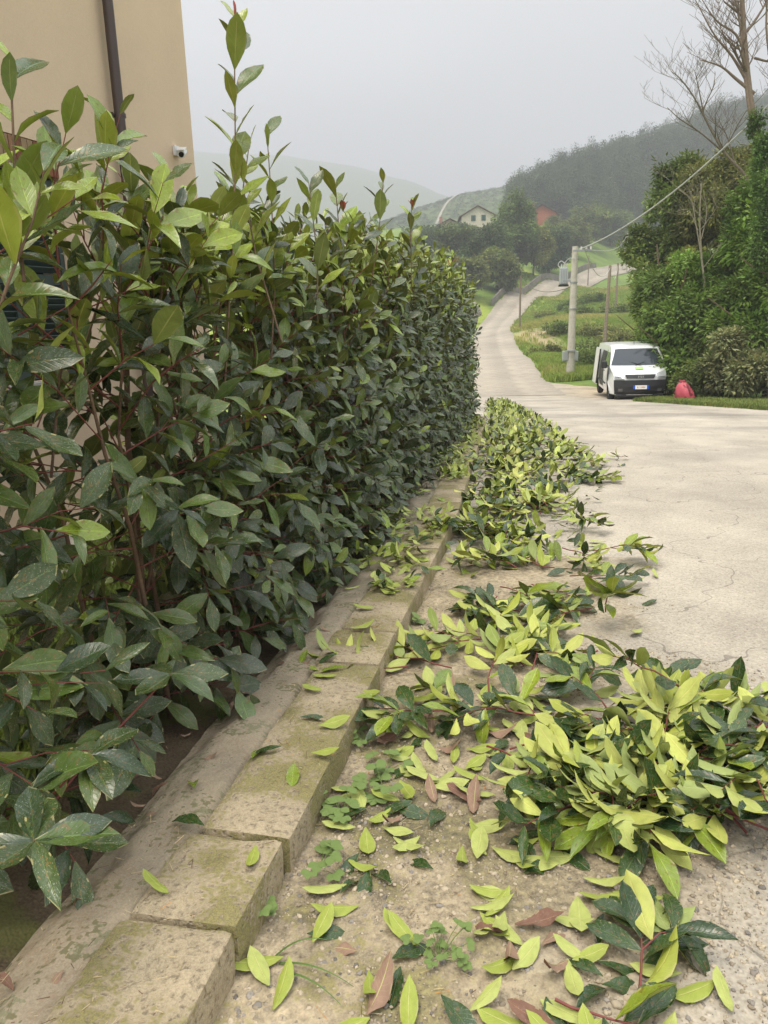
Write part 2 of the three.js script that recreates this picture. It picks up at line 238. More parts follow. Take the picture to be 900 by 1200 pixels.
// ---------------------------------------------------------------- leaves
function leafGeo(W, fold, arch, twist, wavy, seed) { // unit leaf along +z, upper face +y; upper and lower skin as one closed blade
  const rnd = rngOf(seed), n = 6, P = [], UVt = [], N2 = []; const ph = rnd() * 6;
  for (let i = 0; i <= n; i++) {
    const t = i / n, ws = t < 0.06 ? 0.012 : Math.max(0.012, W * Math.pow(Math.sin(Math.PI * Math.pow(clamp((t - 0.05) / 0.95), 1.08)), 0.66));
    const w = i === n ? 0.002 : i === 0 ? 0.014 : ws, a = arch * t * t, y0 = -a * 0.5, z = t * (1 - 0.18 * Math.abs(arch) * t), tw = twist * t;
    for (const s of [-1, 0, 1]) { let x = s * w * Math.cos(fold), y = Math.abs(s) * w * Math.sin(fold) + wavy * w * s * Math.sin(ph + t * 9); const X = x * Math.cos(tw) - y * Math.sin(tw), Y = x * Math.sin(tw) + y * Math.cos(tw); P.push(V(X, Y + y0, z)); UVt.push([s, t]); }
  }
  const pos = [], uv = [], idx = [];
  for (const face of [0, 1]) { const o = pos.length / 3; P.forEach((p, i) => { pos.push(p.x, p.y - face * 0.005, p.z); uv.push((face ? 0.75 : 0.25) + 0.235 * UVt[i][0], 0.02 + 0.96 * UVt[i][1]); });
    for (let i = 0; i < n; i++) for (let k = 0; k < 2; k++) { const a = o + i * 3 + k, b = a + 3; face ? idx.push(a, a + 1, b, b, a + 1, b + 1) : idx.push(a, b, a + 1, b, b + 1, a + 1); } }
  const g = new THREE.BufferGeometry(); g.setAttribute('position', new THREE.Float32BufferAttribute(pos, 3)); g.setAttribute('uv', new THREE.Float32BufferAttribute(uv, 2)); g.setIndex(idx); g.computeVertexNormals(); return g;
}
const leafGeos = [[0.185, 0.25, 0.3, 0.1, 0.08], [0.17, 0.45, 0.55, -0.25, 0.16], [0.205, 0.15, 0.12, 0.25, 0.14], [0.16, 0.6, 0.95, 0.35, 0.14], [0.195, 0.35, -0.35, -0.2, 0.2], [0.175, 0.2, 0.45, 0.7, 0.2], [0.22, 0.3, 0.2, -0.4, 0.1], [0.15, 0.7, 0.5, 0.1, 0.2]].map((a, i) => leafGeo(...a, 11 + i));
const dryGeos = [[0.2, 0.6, 0.9, 0.4, 0.35], [0.18, 0.3, -0.6, -0.4, 0.4]].map((a, i) => leafGeo(...a, 31 + i));
const leafTex = (top, under, specks, seed) => tex(256, 256, (u, v) => {
  const face = u > 0.5 ? 1 : 0, s = ((u - (face ? 0.75 : 0.25)) / 0.235), a = Math.abs(s), vein = Math.abs(((v * 11 - a * 2.2) % 1 + 1) % 1 - 0.5), n = fbm(u * 9, v * 9, 3, seed), g = vnoise(u * 120, v * 120, seed + 3);
  let c = (face ? under : top).map((x) => x * (0.86 + 0.3 * (n - 0.2)));
  const rib = smooth(0.07, 0.02, a), lat = smooth(0.09, 0.02, vein) * smooth(0.95, 0.5, a) * 0.28; const vc = face ? [0.5, 0.5, 0.18] : top.map((x, i) => x * 1.5 + [0.03, 0.04, 0.008][i]);
  c = c.map((x, i) => lerp(x, vc[i], Math.max(rib * 0.75, lat * (face ? 0.5 : 0.8))));
  if (!face && specks && hash(Math.floor(u * 180), Math.floor(v * 90), seed) > 1 - specks && g > 0.35) c = c.map((x) => x * 0.4 + 0.32);
  if (!face) { const dust = 0.06 * smooth(0.5, 0.75, fbm(u * 14, v * 14, 3, seed + 8)); c = c.map((x) => lerp(x, 0.42, dust)); }
  const spot = fbm(u * 16 + seed, v * 16, 3, seed + 12); if (spot > 0.7 && !face) c = c.map((x, i) => lerp(x, [0.16, 0.10, 0.035][i], 0.6)); if (a > 0.86 && vnoise(v * 13, face, seed + 15) > 0.62) c = c.map((x, i) => lerp(x, [0.42, 0.38, 0.2][i], 0.5));
  return c;
});
T.leafBump = grey(128, 256, (u, v) => { const s = (u - (u > 0.5 ? 0.75 : 0.25)) / 0.235, a = Math.abs(s), vein = Math.abs(((v * 11 - a * 2.2) % 1 + 1) % 1 - 0.5); return 0.7 - 0.5 * smooth(0.1, 0.02, a) - 0.25 * smooth(0.14, 0.02, vein); });
T.leafRough = grey(128, 128, (u, v) => (u > 0.5 ? 0.65 : 0.25) + 0.16 * (fbm(u * 12, v * 12, 3, 5) - 0.4), false);
const UNDER = [0.40, 0.45, 0.12];
const leafKinds = { old: [[0.040, 0.066, 0.021], [0.17, 0.21, 0.07], 0.03], mid: [[0.072, 0.115, 0.026], [0.24, 0.29, 0.075], 0.02], young: [[0.20, 0.27, 0.030], [0.32, 0.38, 0.06], 0.004], cut: [[0.032, 0.068, 0.014], UNDER, 0.02], red: [[0.33, 0.055, 0.03], [0.34, 0.09, 0.045], 0], dry: [[0.20, 0.105, 0.07], [0.30, 0.19, 0.13], 0.006] };
const leafMats = {};
Object.entries(leafKinds).forEach(([k, [a, b, s]], i) => { leafMats[k] = std({ map: leafTex(a, b, s, 300 + 20 * i), bumpMap: T.leafBump, bumpScale: 0.0012, roughnessMap: T.leafRough, roughness: 1 }); });
leafMats.dry.roughnessMap = null; leafMats.dry.roughness = 0.85;
const twigM = std({ lin: [0.14, 0.06, 0.04], roughness: 0.7 }), redTwigM = std({ lin: [0.20, 0.055, 0.045], roughness: 0.65 }), stemM = std({ map: T.bark, lin: [0.85, 0.8, 0.8], bumpMap: T.fine, bumpScale: 0.002 });
const _x = V(), _y = V(), _z = V();
function frame(p, dir, up, s) { _z.copy(dir).normalize(); _x.crossVectors(up, _z); if (_x.lengthSq() < 1e-6) _x.set(1, 0, 0).cross(_z); _x.normalize(); _y.crossVectors(_z, _x); return new THREE.Matrix4().makeBasis(_x.clone().multiplyScalar(s), _y.clone().multiplyScalar(s), _z.clone().multiplyScalar(s)).setPosition(p); }
const tinted = {}; Object.entries(leafMats).forEach(([k, m]) => { tinted[k] = [[1, 1, 1], [0.72, 0.78, 0.85], [1.25, 1.2, 1.0], [1.05, 1.0, 0.85], [1.5, 1.45, 1.25]].map((c) => { const q = m.clone(); q.color.setRGB(...c); return q; }); });
let tintAt = 0;
function leafMesh(L, parent, name = 'leaf') { const m = put(name, L.geo, tinted[L.cls][Math.floor(hash(tintAt++, 7, 3) * (L.cls === 'young' || L.cls === 'cut' ? 4 : 5))], parent); m.matrixAutoUpdate = false; L.m.decompose(m.position, m.quaternion, m.scale); m.matrixAutoUpdate = true; return m; }
function leafStuff(list, parent, rnd) { // the many leaves that cannot be told apart singly: one instanced part per kind and shape
  const by = {}; for (const L of list) { const gi = (L.gi ?? 0) % 2, k = L.cls + gi; (by[k] ??= { cls: L.cls, geo: leafGeos[gi * 2], ms: [], cs: [] }); by[k].ms.push(L.m); const t = 0.65 + 0.8 * rnd() ** 1.3; by[k].cs.push(new THREE.Color(t * (0.92 + 0.2 * rnd()), t, t * (0.85 + 0.3 * rnd()))); }
  for (const b of Object.values(by)) instances('leaves', b.geo, leafMats[b.cls], b.ms, b.cs, parent);
}
function makeLeaf(rnd, p, dir, up, s, cls) { const gi = Math.floor(rnd() * leafGeos.length); return { p, m: frame(p, dir, up, s), cls, gi, geo: leafGeos[gi] }; }
// leaves spiralling along a twig
function twigLeaves(rnd, pts, from, step, out, o) {
  const cv = new THREE.CatmullRomCurve3(pts), len = cv.getLength(), n = Math.max(2, Math.floor(len * (1 - from) / step)); let az = rnd() * 6;
  for (let i = 0; i <= n; i++) {
    const t = lerp(from, 1, i / n), p = cv.getPointAt(t), ax = cv.getTangentAt(t); az += 2.4 + 0.5 * (rnd() - 0.5);
    let a = V(0, 1, 0).cross(ax); if (a.lengthSq() < 0.02) a = V(1, 0, 0); a.normalize(); const b = ax.clone().cross(a), rad = a.multiplyScalar(Math.cos(az)).addScaledVector(b, Math.sin(az)), tip = i / n;
    const dir = ax.clone().multiplyScalar(lerp(o.along ?? 0.4, 1.0, tip * tip)).addScaledVector(rad, 0.95).add(V(0.25 * (rnd() - 0.5), (o.lift ?? 0) + 0.7 * (rnd() - 0.5), 0.25 * (rnd() - 0.5))).normalize();
    const up = (o.up ?? V(0, 1, 0)).clone().addScaledVector(ax, 0.6).add(V(0.7 * (rnd() - 0.5), 0.2 * (rnd() - 0.5), 0.7 * (rnd() - 0.5)));
    const s = o.size * (0.62 + 0.6 * rnd()) * (tip > 0.9 ? 0.75 : 1); out.push(makeLeaf(rnd, p, dir, up, s, o.cls(tip)));
  }
}
// ---------------------------------------------------------------- the hedge: a row of shrubs
function growShrub(rnd, H, front, back, o) { // in the shrub's own axes: x towards the road, y up
  const stems = [], twigs = [], leaves = [];
  const nst = o.stems ?? 3;
  for (let k = 0; k < nst; k++) {
    const top = V((front + back) / 2 * 0.5 + (rnd() - 0.5) * 0.45, H * (0.8 + 0.22 * rnd()), (rnd() - 0.5) * 0.75), p0 = V((rnd() - 0.5) * 0.2, 0, (rnd() - 0.5) * 0.3), pts = [];
    for (let i = 0; i <= 6; i++) { const t = i / 6; pts.push(p0.clone().lerp(top, t).add(V((rnd() - 0.5) * 0.05, 0, (rnd() - 0.5) * 0.05))); }
    const r = 0.008 + 0.006 * rnd(); stems.push(tube(pts, pts.map((_, i) => lerp(r, 0.0035, i / 6)), 7)); const cv = new THREE.CatmullRomCurve3(pts); let az = rnd() * 6;
    for (let h = o.low ?? 0.12; h < H * 0.97; h += o.gap ?? 0.075) {
      const f = clamp(h / top.y), p = cv.getPoint(Math.min(1, f)); az += 2.4 + (rnd() - 0.5); const el = lerp(-0.05, 1.05, f * f) + 0.35 * (rnd() - 0.5), Lb = (0.24 + 0.34 * rnd()) * (f > 0.85 ? 0.7 : 1);
      const dir = V(Math.cos(az) * Math.cos(el), Math.sin(el), Math.sin(az) * Math.cos(el)), e = p.clone().addScaledVector(dir, Lb); e.x = clamp(e.x, back + 0.12 * rnd(), front - 0.12 * rnd()); e.y = Math.max(e.y, 0.1);
      const mid = p.clone().lerp(e, 0.55).add(V((rnd() - 0.5) * 0.05, 0.04 * (rnd() - 0.2), (rnd() - 0.5) * 0.05)), pp = [p, mid, e]; twigs.push(tube(pp, [0.0035, 0.0028, 0.0015], 4));
      const topness = smooth(0.6, 0.92, p.y / H), cls = (tip) => { const q = rnd(); if (q < topness * 0.75 + (tip > 0.75 ? 0.06 : 0.015)) return 'young'; return q < 0.45 + 0.3 * topness ? 'mid' : 'old'; }, lift = lerp(-0.55, 0.5, smooth(0.2, 1, p.y / H)), faceUp = V(0.55, 1, 0.15);
      twigLeaves(rnd, pp, 0.3, o.step ?? 0.03, leaves, { size: o.size ?? 0.115, cls, lift, up: faceUp });
      if (rnd() < (o.fork ?? 0.6)) { const s = mid.clone(), e2 = s.clone().add(dir.clone().applyAxisAngle(V(0, 1, 0), rnd() < 0.5 ? 0.8 : -0.8).multiplyScalar(0.14 + 0.14 * rnd())); e2.x = clamp(e2.x, back, front); const p2 = [s, s.clone().lerp(e2, 0.5).add(V(0, 0.015, 0)), e2]; twigs.push(tube(p2, [0.0025, 0.002, 0.0012], 4)); twigLeaves(rnd, p2, 0.35, (o.step ?? 0.03), leaves, { size: (o.size ?? 0.115) * 0.95, cls, lift, up: faceUp }); }
    }
  }
  return { stems, twigs, leaves };
}
function shoot(rnd, pts, r, out, o = {}) { // a strong upright shoot with ascending leaves
  out.stems.push(tube(pts, pts.map((_, i) => lerp(r, 0.0022, i / (pts.length - 1))), 6));
  const kinds = o.cls ?? ((tip) => (rnd() < 0.35 + 0.4 * tip ? 'young' : 'mid')); twigLeaves(rnd, pts, o.from ?? 0.25, o.step ?? 0.055, out.leaves, { size: o.size ?? 0.2, cls: kinds, lift: o.lift ?? 0.45, along: 0.7, up: V(0.2, 1, 0.3) });
}
const hedgeX = table([[1, -1.55], [2.6, -1.45], [6, -1.28], [12, -1.13], [18, -1.1]]), frontX = table([[1, -1.12], [2.6, -1.05], [4, -0.98], [7, -0.82], [12, -0.68], [18, -0.66]]), hedgeTop = table([[1, 2.0], [2.6, 1.95], [3.6, 1.9], [5, 2.0], [8, 2.1], [13, 2.25], [18, 2.15]]);
const nth = ['last', 'second', 'third', 'fourth', 'fifth', 'sixth', 'seventh', 'eighth', 'ninth', 'tenth', 'eleventh', 'twelfth'];
const bedY = (x, z) => groundY(x, z) + 0.055;
const shrubAt = [1.75, 2.64, 3.35, 4.05, 4.75, 5.5, 6.3, 7.1, 7.9, 8.7, 9.6, 10.5, 11.4, 12.3, 13.2, 14.1, 15.0, 15.9, 16.8];
const special = { // shoots read from the photograph: pixels up the stem and the depth of the shrub they grow from
  0: { label: 'hedge shrub ending the row beside the mortar strip, broad leaves in low rosettes', shoots: [[[28, 330], [18, 220], [14, 120], [14, 70], 2.15], [[-20, 420], [10, 330], [38, 260], [52, 200], 1.95]] },
  1: { label: 'open hedge shrub with one thick bare brown stem cut off at its top', shoots: [[[190, 370], [215, 300], [200, 245], [196, 200], 3.2], [[95, 420], [120, 340], [135, 280], [150, 235], 2.9], [[60, 560], [70, 440], [95, 360], [60, 300], 2.6]] },
  2: { label: 'hedge shrub sending up the tallest thin shoot with a coppery tip', shoots: [[[262, 470], [270, 330], [276, 200], [275, 90], [275, 20], 3.35], [[330, 400], [300, 300], [285, 220], [292, 170], 3.6]] },
  3: { label: 'hedge shrub with two slender shoots beside the tallest shoot', shoots: [[[318, 420], [322, 330], [318, 230], [313, 160], 3.9], [[372, 380], [372, 300], [366, 250], [362, 215], 4.4]] },
  4: { label: 'hedge shrub whose short shoot carries a bright red young leaf', shoots: [[[400, 340], [398, 280], [395, 240], [393, 222], 5.2]], red: [402, 248, 5.15] },
  5: { label: 'hedge shrub with an upright many-leaved shoot standing above the clipped top', shoots: [[[432, 350], [440, 300], [445, 260], [449, 215], 6.0], [[425, 330], [423, 290], [420, 262], 6.2]] },
  6: { label: 'hedge shrub with a coppery pointed shoot above the clipped top', shoots: [[[482, 340], [482, 300], [481, 265], [483, 240], 6.9]], red: [483, 243, 6.85] },
};
shrubAt.forEach((d, i) => {
  const rnd = rngOf(900 + i * 17), x = hedgeX(d), b = V(x, bedY(x, -d), -d), H = hedgeTop(d) - b.y + 0.1 * (rnd() - 0.5), near = i < 4, sp = special[i];
  const s = thing('hedge_shrub', sp?.label ?? `dense glossy evergreen shrub, ${nth[shrubAt.length - 1 - i]} from the far end of the hedge`, 'shrub', sp ? undefined : 'shrubs in the closed far run of the hedge', b);
  const o = growShrub(rnd, H, frontX(d) - x, -0.5, i === 0 ? { stems: 3, gap: 0.085, fork: 0.5, step: 0.045, size: 0.195 } : i === 1 ? { stems: 4, gap: 0.085, fork: 0.5, step: 0.043, size: 0.19 } : i < 4 ? { stems: 4, gap: 0.075, fork: 0.55, step: 0.04, size: 0.18 } : i < 8 ? { stems: 5, gap: 0.068, fork: 0.65, step: 0.038, size: 0.165 } : { stems: 5, gap: 0.068, fork: 0.65, step: 0.036, size: 0.15 });
  for (const sh of sp?.shoots ?? []) { const D = sh[sh.length - 1], pts = sh.slice(0, -1).map(([u, v]) => at(u, v, D).sub(b)); shoot(rnd, pts, 0.005, o); if (i === 2 && D === 3.35) o.leaves.push(makeLeaf(rnd, pts[pts.length - 1], V(0.15, 1, 0.1), V(1, 0, 0.3), 0.07, 'red')); }
  if (sp?.red) { const p = at(...sp.red).sub(b); for (let k = 0; k < 4; k++) o.leaves.push(makeLeaf(rnd, p, V(Math.cos(k * 1.6) * 0.4, 1, Math.sin(k * 1.6) * 0.4), V(Math.cos(k * 1.6), 0, Math.sin(k * 1.6)).negate(), 0.08, 'red')); }
  if (i === 12 || i === 14) for (let k = 0; k < 5; k++) o.leaves.push(makeLeaf(rnd, V(0.2 + 0.1 * rnd(), H + 0.02, 0.3 * (rnd() - 0.5)), V(rnd() - 0.5, 1, rnd() - 0.5), V(1, 0, 0.2), 0.1, 'red'));
  if (i === 0) for (const [u, v, D, n] of [[40, 985, 1.62, 8], [105, 885, 1.95, 6], [200, 790, 2.5, 5]]) { const p = at(u, v, D).sub(b); for (let k = 0; k < n; k++) { const a = k / n * 6.28 + rnd(); o.leaves.push(makeLeaf(rnd, p, V(Math.cos(a), -0.12 + 0.25 * rnd(), Math.sin(a)), V(0.2 * rnd(), 1, 0.3), 0.16 + 0.03 * rnd(), rnd() < 0.25 ? 'mid' : 'old')); } o.twigs.push(tube([V(0.1, 0.1, 0), p.clone().multiplyScalar(0.5).add(V(0, 0.02, 0)), p], [0.005, 0.004, 0.003], 5)); }
  if (i === 1) { const pts = [[172, 800], [168, 700], [160, 610], [150, 520], [148, 400], [144, 282]].map(([u, v]) => at(u, v, 3.1).sub(b)); pts[0].y = -0.03; const g = tube(pts, [0.014, 0.0125, 0.012, 0.0115, 0.011, 0.0105], 10); put('cut_stem', g, stemM, s); const f = [at(172, 690, 3.1).sub(b), at(180, 650, 3.08).sub(b), at(188, 610, 3.05).sub(b)]; put('side_stem', tube(f, [0.008, 0.0075, 0.006], 8), stemM, s); }
  o.stems.forEach((g) => put('stem', g, i < 4 ? stemM : twigM, s));
  put('twigs', mergeGeometries(o.twigs), i < 6 ? redTwigM : twigM, s, 'stuff');
  const eye = camera.position.clone().sub(b), N = i < 7 ? 300 : i < 12 ? 120 : 40;
  o.leaves.forEach((L) => { const q = L.p.clone().add(b).applyMatrix4(camera.matrixWorldInverse), inside = Math.abs(q.x / q.z) < 0.52 && Math.abs(q.y / q.z) < 0.69; L.key = L.p.distanceTo(eye) - 0.5 * L.p.x - 0.15 * L.p.y + (inside ? 0 : 50); });
  o.leaves.sort((a, c) => a.key - c.key);
  o.leaves.slice(0, N).forEach((L) => leafMesh(L, s)); leafStuff(o.leaves.slice(N), s, rnd);
});

// ---------------------------------------------------------------- kerb, mortar, bed
const stoneM = std({ map: T.stone, bumpMap: T.stoneBump, bumpScale: 0.007, roughness: 0.95 });
function roughBlock(w, h, l, r, amp, seed, uv0) {
  const g0 = new THREE.BoxGeometry(w, h, l, 10, 8, Math.max(4, Math.round(l / 0.035))), p = g0.attributes.position, nor = g0.attributes.normal, uv = g0.attributes.uv;
  for (let i = 0; i < p.count; i++) {
    const a = V(p.getX(i), p.getY(i), p.getZ(i)), n = V(nor.getX(i), nor.getY(i), nor.getZ(i));
    uv.setXY(i, uv0[0] + (Math.abs(n.x) > 0.5 ? a.y : a.x) / 0.9, uv0[1] + (Math.abs(n.z) > 0.5 ? a.y : a.z) / 0.9);
    const c = V(clamp(a.x, -w / 2 + r, w / 2 - r), clamp(a.y, -h / 2 + r, h / 2 - r), clamp(a.z, -l / 2 + r, l / 2 - r)), e = a.clone().sub(c); if (e.lengthSq() > 0) { const m = Math.max(Math.abs(e.x), Math.abs(e.y), Math.abs(e.z)); e.normalize().multiplyScalar(m); }
    const q = c.add(e), k = amp * (fbm(q.x * 9 + q.y * 5 + seed, q.z * 9 - q.y * 7, 4, seed) - 0.5) * 2; q.addScaledVector(q.clone().sub(V(0, -h * 0.2, q.z * 0.8)).normalize(), k); p.setXYZ(i, q.x, q.y, q.z);
  }
  const g = g0; g.computeVertexNormals(); return g;
}
{
  const k = new THREE.Group(); k.name = 'kerb'; k.userData = { kind: 'structure', label: 'kerb of worn mossy tan stone blocks', category: 'kerb' }; scene.add(k);
  const joints = [0.55, 1.02, 1.52, 1.89, 3.2, 3.62, 4.5, 5.3, 6.2, 7.0, 7.9, 8.8, 9.6, 10.5, 11.4, 12.3, 13.2, 14.2, 15.2, 16.2, 17.2], rnd = rngOf(77);
  for (let i = 0; i + 1 < joints.length; i++) {
    const a = joints[i] + 0.006, b = joints[i + 1] - 0.006, d = (a + b) / 2, w = 0.31 + 0.03 * (rnd() - 0.5), out = 0.02 * (rnd() - 0.5), x = kerbX(d) - w / 2 + out, ang = Math.atan2(kerbX(b) - kerbX(a), b - a), h = 0.34;
    const m = put('kerb_stone', roughBlock(w, h, b - a, 0.022, 0.013, 40 + i, [rnd(), rnd()]), stoneM, k);
    m.position.set(x, groundY(x, -d) + 0.135 + 0.008 * (rnd() - 0.5) - h / 2, -d); m.rotation.set(Math.atan2(base(b) - base(a), b - a) + 0.008 * (rnd() - 0.5), -ang, 0.03 * (rnd() - 0.5), 'YXZ');
  }
  const inner = (d) => kerbX(d) - 0.26, outer = (d) => lerp(-1.22, kerbX(d) - 0.56, smooth(1, 4, d)) + 0.05 * (vnoise(d * 2.3, 5, 3) - 0.5);
  const g = sheet(range(0, 1, 24), range(16.5, 0.3, 420), (t, d) => { const x = lerp(outer(d), inner(d), t), n = fbm(x * 5, d * 4, 4, 291); return { p: [x, groundY(x, -d) + 0.058 + 0.062 * smooth(0, 0.5, t + 0.5 * (n - 0.5)) + 0.04 * (n - 0.5) * (1 - t * 0.7) - 0.03 * smooth(0.8, 0.93, t + 0.12 * (n - 0.5)) + 0.008 * (fbm(x * 25, d * 25, 2, 295) - 0.5), -d], uv: [x / 1.1, d / 1.1] }; });
  struct('mortar_strip', g, std({ map: T.mortar, bumpMap: T.fine, bumpScale: 0.004, roughness: 0.92 }), 'smooth mortar strip bedding the back of the kerb', 'mortar');
  const bed = sheet(range(0, 1, 24), range(20, -0.5, 120), (t, d) => { const x = lerp(-2.7, kerbX(d) - 0.5, t); return { p: [x, bedY(x, -d) - 0.015 + 0.05 * (fbm(x * 4, d * 4, 3, 301) - 0.5) - 0.035 * smooth(0.8, 1, t), -d], uv: [x / 1.3, d / 1.3] }; });
  struct('planting_bed', bed, std({ map: T.soil, bumpMap: T.fine, bumpScale: 0.01 }), 'dark soil bed under the hedge', 'soil');
}
// ---------------------------------------------------------------- the house by the hedge
const WA = R(7), W0 = at(130, 125, 7), wDir = V(Math.sin(WA), 0, -Math.cos(WA)), wN = V(Math.cos(WA), 0, Math.sin(WA));
{
  const ground = base(7) - 0.02, H = thing('house', 'beige rendered house with a dark downpipe and a green shuttered window', 'house', undefined, V(W0.x, ground, W0.z), -WA), y0 = (y) => y - ground;
  // own axes: x out of the wall, z back along the wall towards the camera
  const toLocal = (u, v) => { const q = ray(u, v), t = W0.clone().sub(camera.position).dot(wN) / q.dot(wN), p = q.multiplyScalar(t).add(camera.position).sub(W0); return [-p.dot(wDir), p.y + W0.y - ground]; };
  const corner = toLocal(228, 190)[0], plM = std({ map: T.plaster, bumpMap: T.fine, bumpScale: 0.0025, roughness: 0.9 });
  const wz0 = 0.86, wz1 = 2.05, wy0 = y0(1.1), wy1 = y0(2.7), far = 9, top = y0(8.5), T0 = 0.35; // window opening
  const wall = (w, h, l, x, y, z) => { const g = box(w, h, l, x, y, z), p = g.attributes.position, n = g.attributes.normal, uv = g.attributes.uv; for (let i = 0; i < p.count; i++) uv.setXY(i, (Math.abs(n.getX(i)) > 0.5 ? p.getZ(i) : p.getX(i)) / 1.6, p.getY(i) / 1.6); return g; };
  const front = mergeGeometries([wall(T0, top + 0.6, wz0 - corner, -T0 / 2, top / 2 - 0.3, (wz0 + corner) / 2), wall(T0, top + 0.6, far - wz1, -T0 / 2, top / 2 - 0.3, (wz1 + far) / 2), wall(T0, wy0 + 0.6, wz1 - wz0, -T0 / 2, wy0 / 2 - 0.3, (wz0 + wz1) / 2), wall(T0, top - wy1 - 0.26, wz1 - wz0, -T0 / 2, (top + wy1 + 0.26) / 2, (wz0 + wz1) / 2)]);
  put('wall', front, plM, H); put('end_wall', wall(7, top + 0.6, T0, -3.5 - T0, top / 2 - 0.3, corner + T0 / 2), plM, H); put('end_wall', wall(7, top + 0.6, T0, -3.5 - T0, top / 2 - 0.3, far - T0 / 2), plM, H); put('back_wall', wall(T0, top + 0.6, far - corner, -7 - T0 * 1.5, top / 2 - 0.3, (far + corner) / 2), plM, H);
  put('roof', box(8.9, 0.2, far - corner + 1.0, -3.7, top + 0.1, (far + corner) / 2), std({ lin: [0.25, 0.11, 0.07] }), H);
  // brick lintel: soldier bricks
  const bk = [[0.36, 0.15, 0.085], [0.42, 0.24, 0.15], [0.30, 0.13, 0.08], [0.45, 0.33, 0.22]].map((c) => std({ map: T.concrete, lin: c.map((x) => x * 2.3), bumpMap: T.fine, bumpScale: 0.003 })), rnd = rngOf(5), bg = rbox(0.1, 0.24, 0.058, 0.004);
  put('lintel_core', box(T0 - 0.03, 0.255, wz1 - wz0 - 0.002, -T0 / 2 - 0.012, wy1 + 0.129, (wz0 + wz1) / 2), std({ map: T.mortar }), H);
  for (let z = wz0 + 0.03; z < wz1; z += 0.068) { const b = put('brick', bg, bk[Math.floor(rnd() * 4)], H); b.position.set(-0.044 + 0.004 * rnd(), wy1 + 0.13, z); }
  // louvred shutters closing the window
  const shM = std({ lin: [0.035, 0.055, 0.048], roughness: 0.55 }), slat = box(0.012, 0.052, 0.5);
  for (const c of [0, 1]) {
    const z0 = wz0 + 0.012 + c * 0.592, w = 0.582, sh = put('shutter', mergeGeometries([box(0.045, wy1 - wy0 - 0.02, 0.05, -0.06, (wy0 + wy1) / 2, z0 + 0.025), box(0.045, wy1 - wy0 - 0.02, 0.05, -0.06, (wy0 + wy1) / 2, z0 + w - 0.025), ...[0, 0.5, 1].map((t) => box(0.044, 0.08, w - 0.1, -0.06, lerp(wy0 + 0.052, wy1 - 0.052, t), z0 + w / 2))]), shM, H);
    for (let y = wy0 + 0.13; y < wy1 - 0.1; y += 0.05) { if (Math.abs(y - (wy0 + wy1) / 2) < 0.06) continue; const m = put('slat', slat, shM, sh); m.position.set(-0.06, y, z0 + w / 2); m.rotation.z = -0.6; }
  }
  put('window_back', box(0.05, wy1 - wy0, wz1 - wz0, -0.3, (wy0 + wy1) / 2, (wz0 + wz1) / 2), std({ lin: [0.02, 0.02, 0.02] }), H);
  put('window_sill', rbox(0.3, 0.05, wz1 - wz0 + 0.14, 0.008, -0.06, wy0 - 0.027, (wz0 + wz1) / 2), std({ map: T.concrete }), H);
  const pm = std({ lin: [0.075, 0.055, 0.05], roughness: 0.42, metalness: 0.3 }), dp = put('downpipe', tube([V(0.085, 0.05, 0.02), V(0.085, y0(2.5), 0.01), V(0.085, top - 0.05, 0)], 0.047, 16), pm, H);
  for (const y of [y0(3.36), y0(1.4), y0(5.4)]) put('bracket', mergeGeometries([new THREE.CylinderGeometry(0.053, 0.053, 0.03, 16).translate(0.085, y, 0), box(0.06, 0.035, 0.012, 0.03, y, 0.07), box(0.07, 0.02, 0.07, 0.035, y, 0.035)]), pm, dp);
  put('joint_ring', new THREE.CylinderGeometry(0.051, 0.051, 0.05, 16).translate(0.085, y0(2.55), 0.006), pm, dp);
  // security camera on the wall near the corner
  const [cz, cyy] = toLocal(203, 180), q = V(0, cyy, cz).applyAxisAngle(V(0, 1, 0), -WA).add(H.position), cw = std({ lin: [0.75, 0.75, 0.74], roughness: 0.35 });
  const c = thing('security_camera', 'small white security camera fixed to the beige house wall', 'camera', undefined, q, -WA);
  put('mount', mergeGeometries([rbox(0.03, 0.1, 0.1, 0.006, 0.016, 0.03, -0.04), rbox(0.11, 0.03, 0.03, 0.006, 0.075, 0.035, -0.04)]), cw, c);
  const hd = put('camera_body', new THREE.CylinderGeometry(0.036, 0.04, 0.15, 18).rotateX(Math.PI / 2).translate(0, 0, 0.02), cw, c); hd.position.set(0.11, 0, 0); hd.rotation.set(0.35, 0.35, 0, 'YXZ');
  put('lens', new THREE.CylinderGeometry(0.026, 0.026, 0.012, 18).rotateX(Math.PI / 2).translate(0, 0, 0.097), std({ lin: [0.01, 0.01, 0.012], roughness: 0.15 }), hd); put('hood', rbox(0.08, 0.01, 0.16, 0.004, 0, 0.043, 0.03), cw, hd);
  const pav = sheet(range(0, 1.1, 4), range(corner - 1.2, 8, 30), (x, z) => { const p = V(x, 0, z).applyAxisAngle(V(0, 1, 0), -WA).add(H.position); return { p: [p.x, groundY(p.x, p.z) + 0.09, p.z], uv: [x, z] }; });
  struct('pavement', pav, std({ map: T.concrete, lin: [1.25, 1.2, 1.1] }), 'pale concrete walk along the house wall', 'pavement');
}
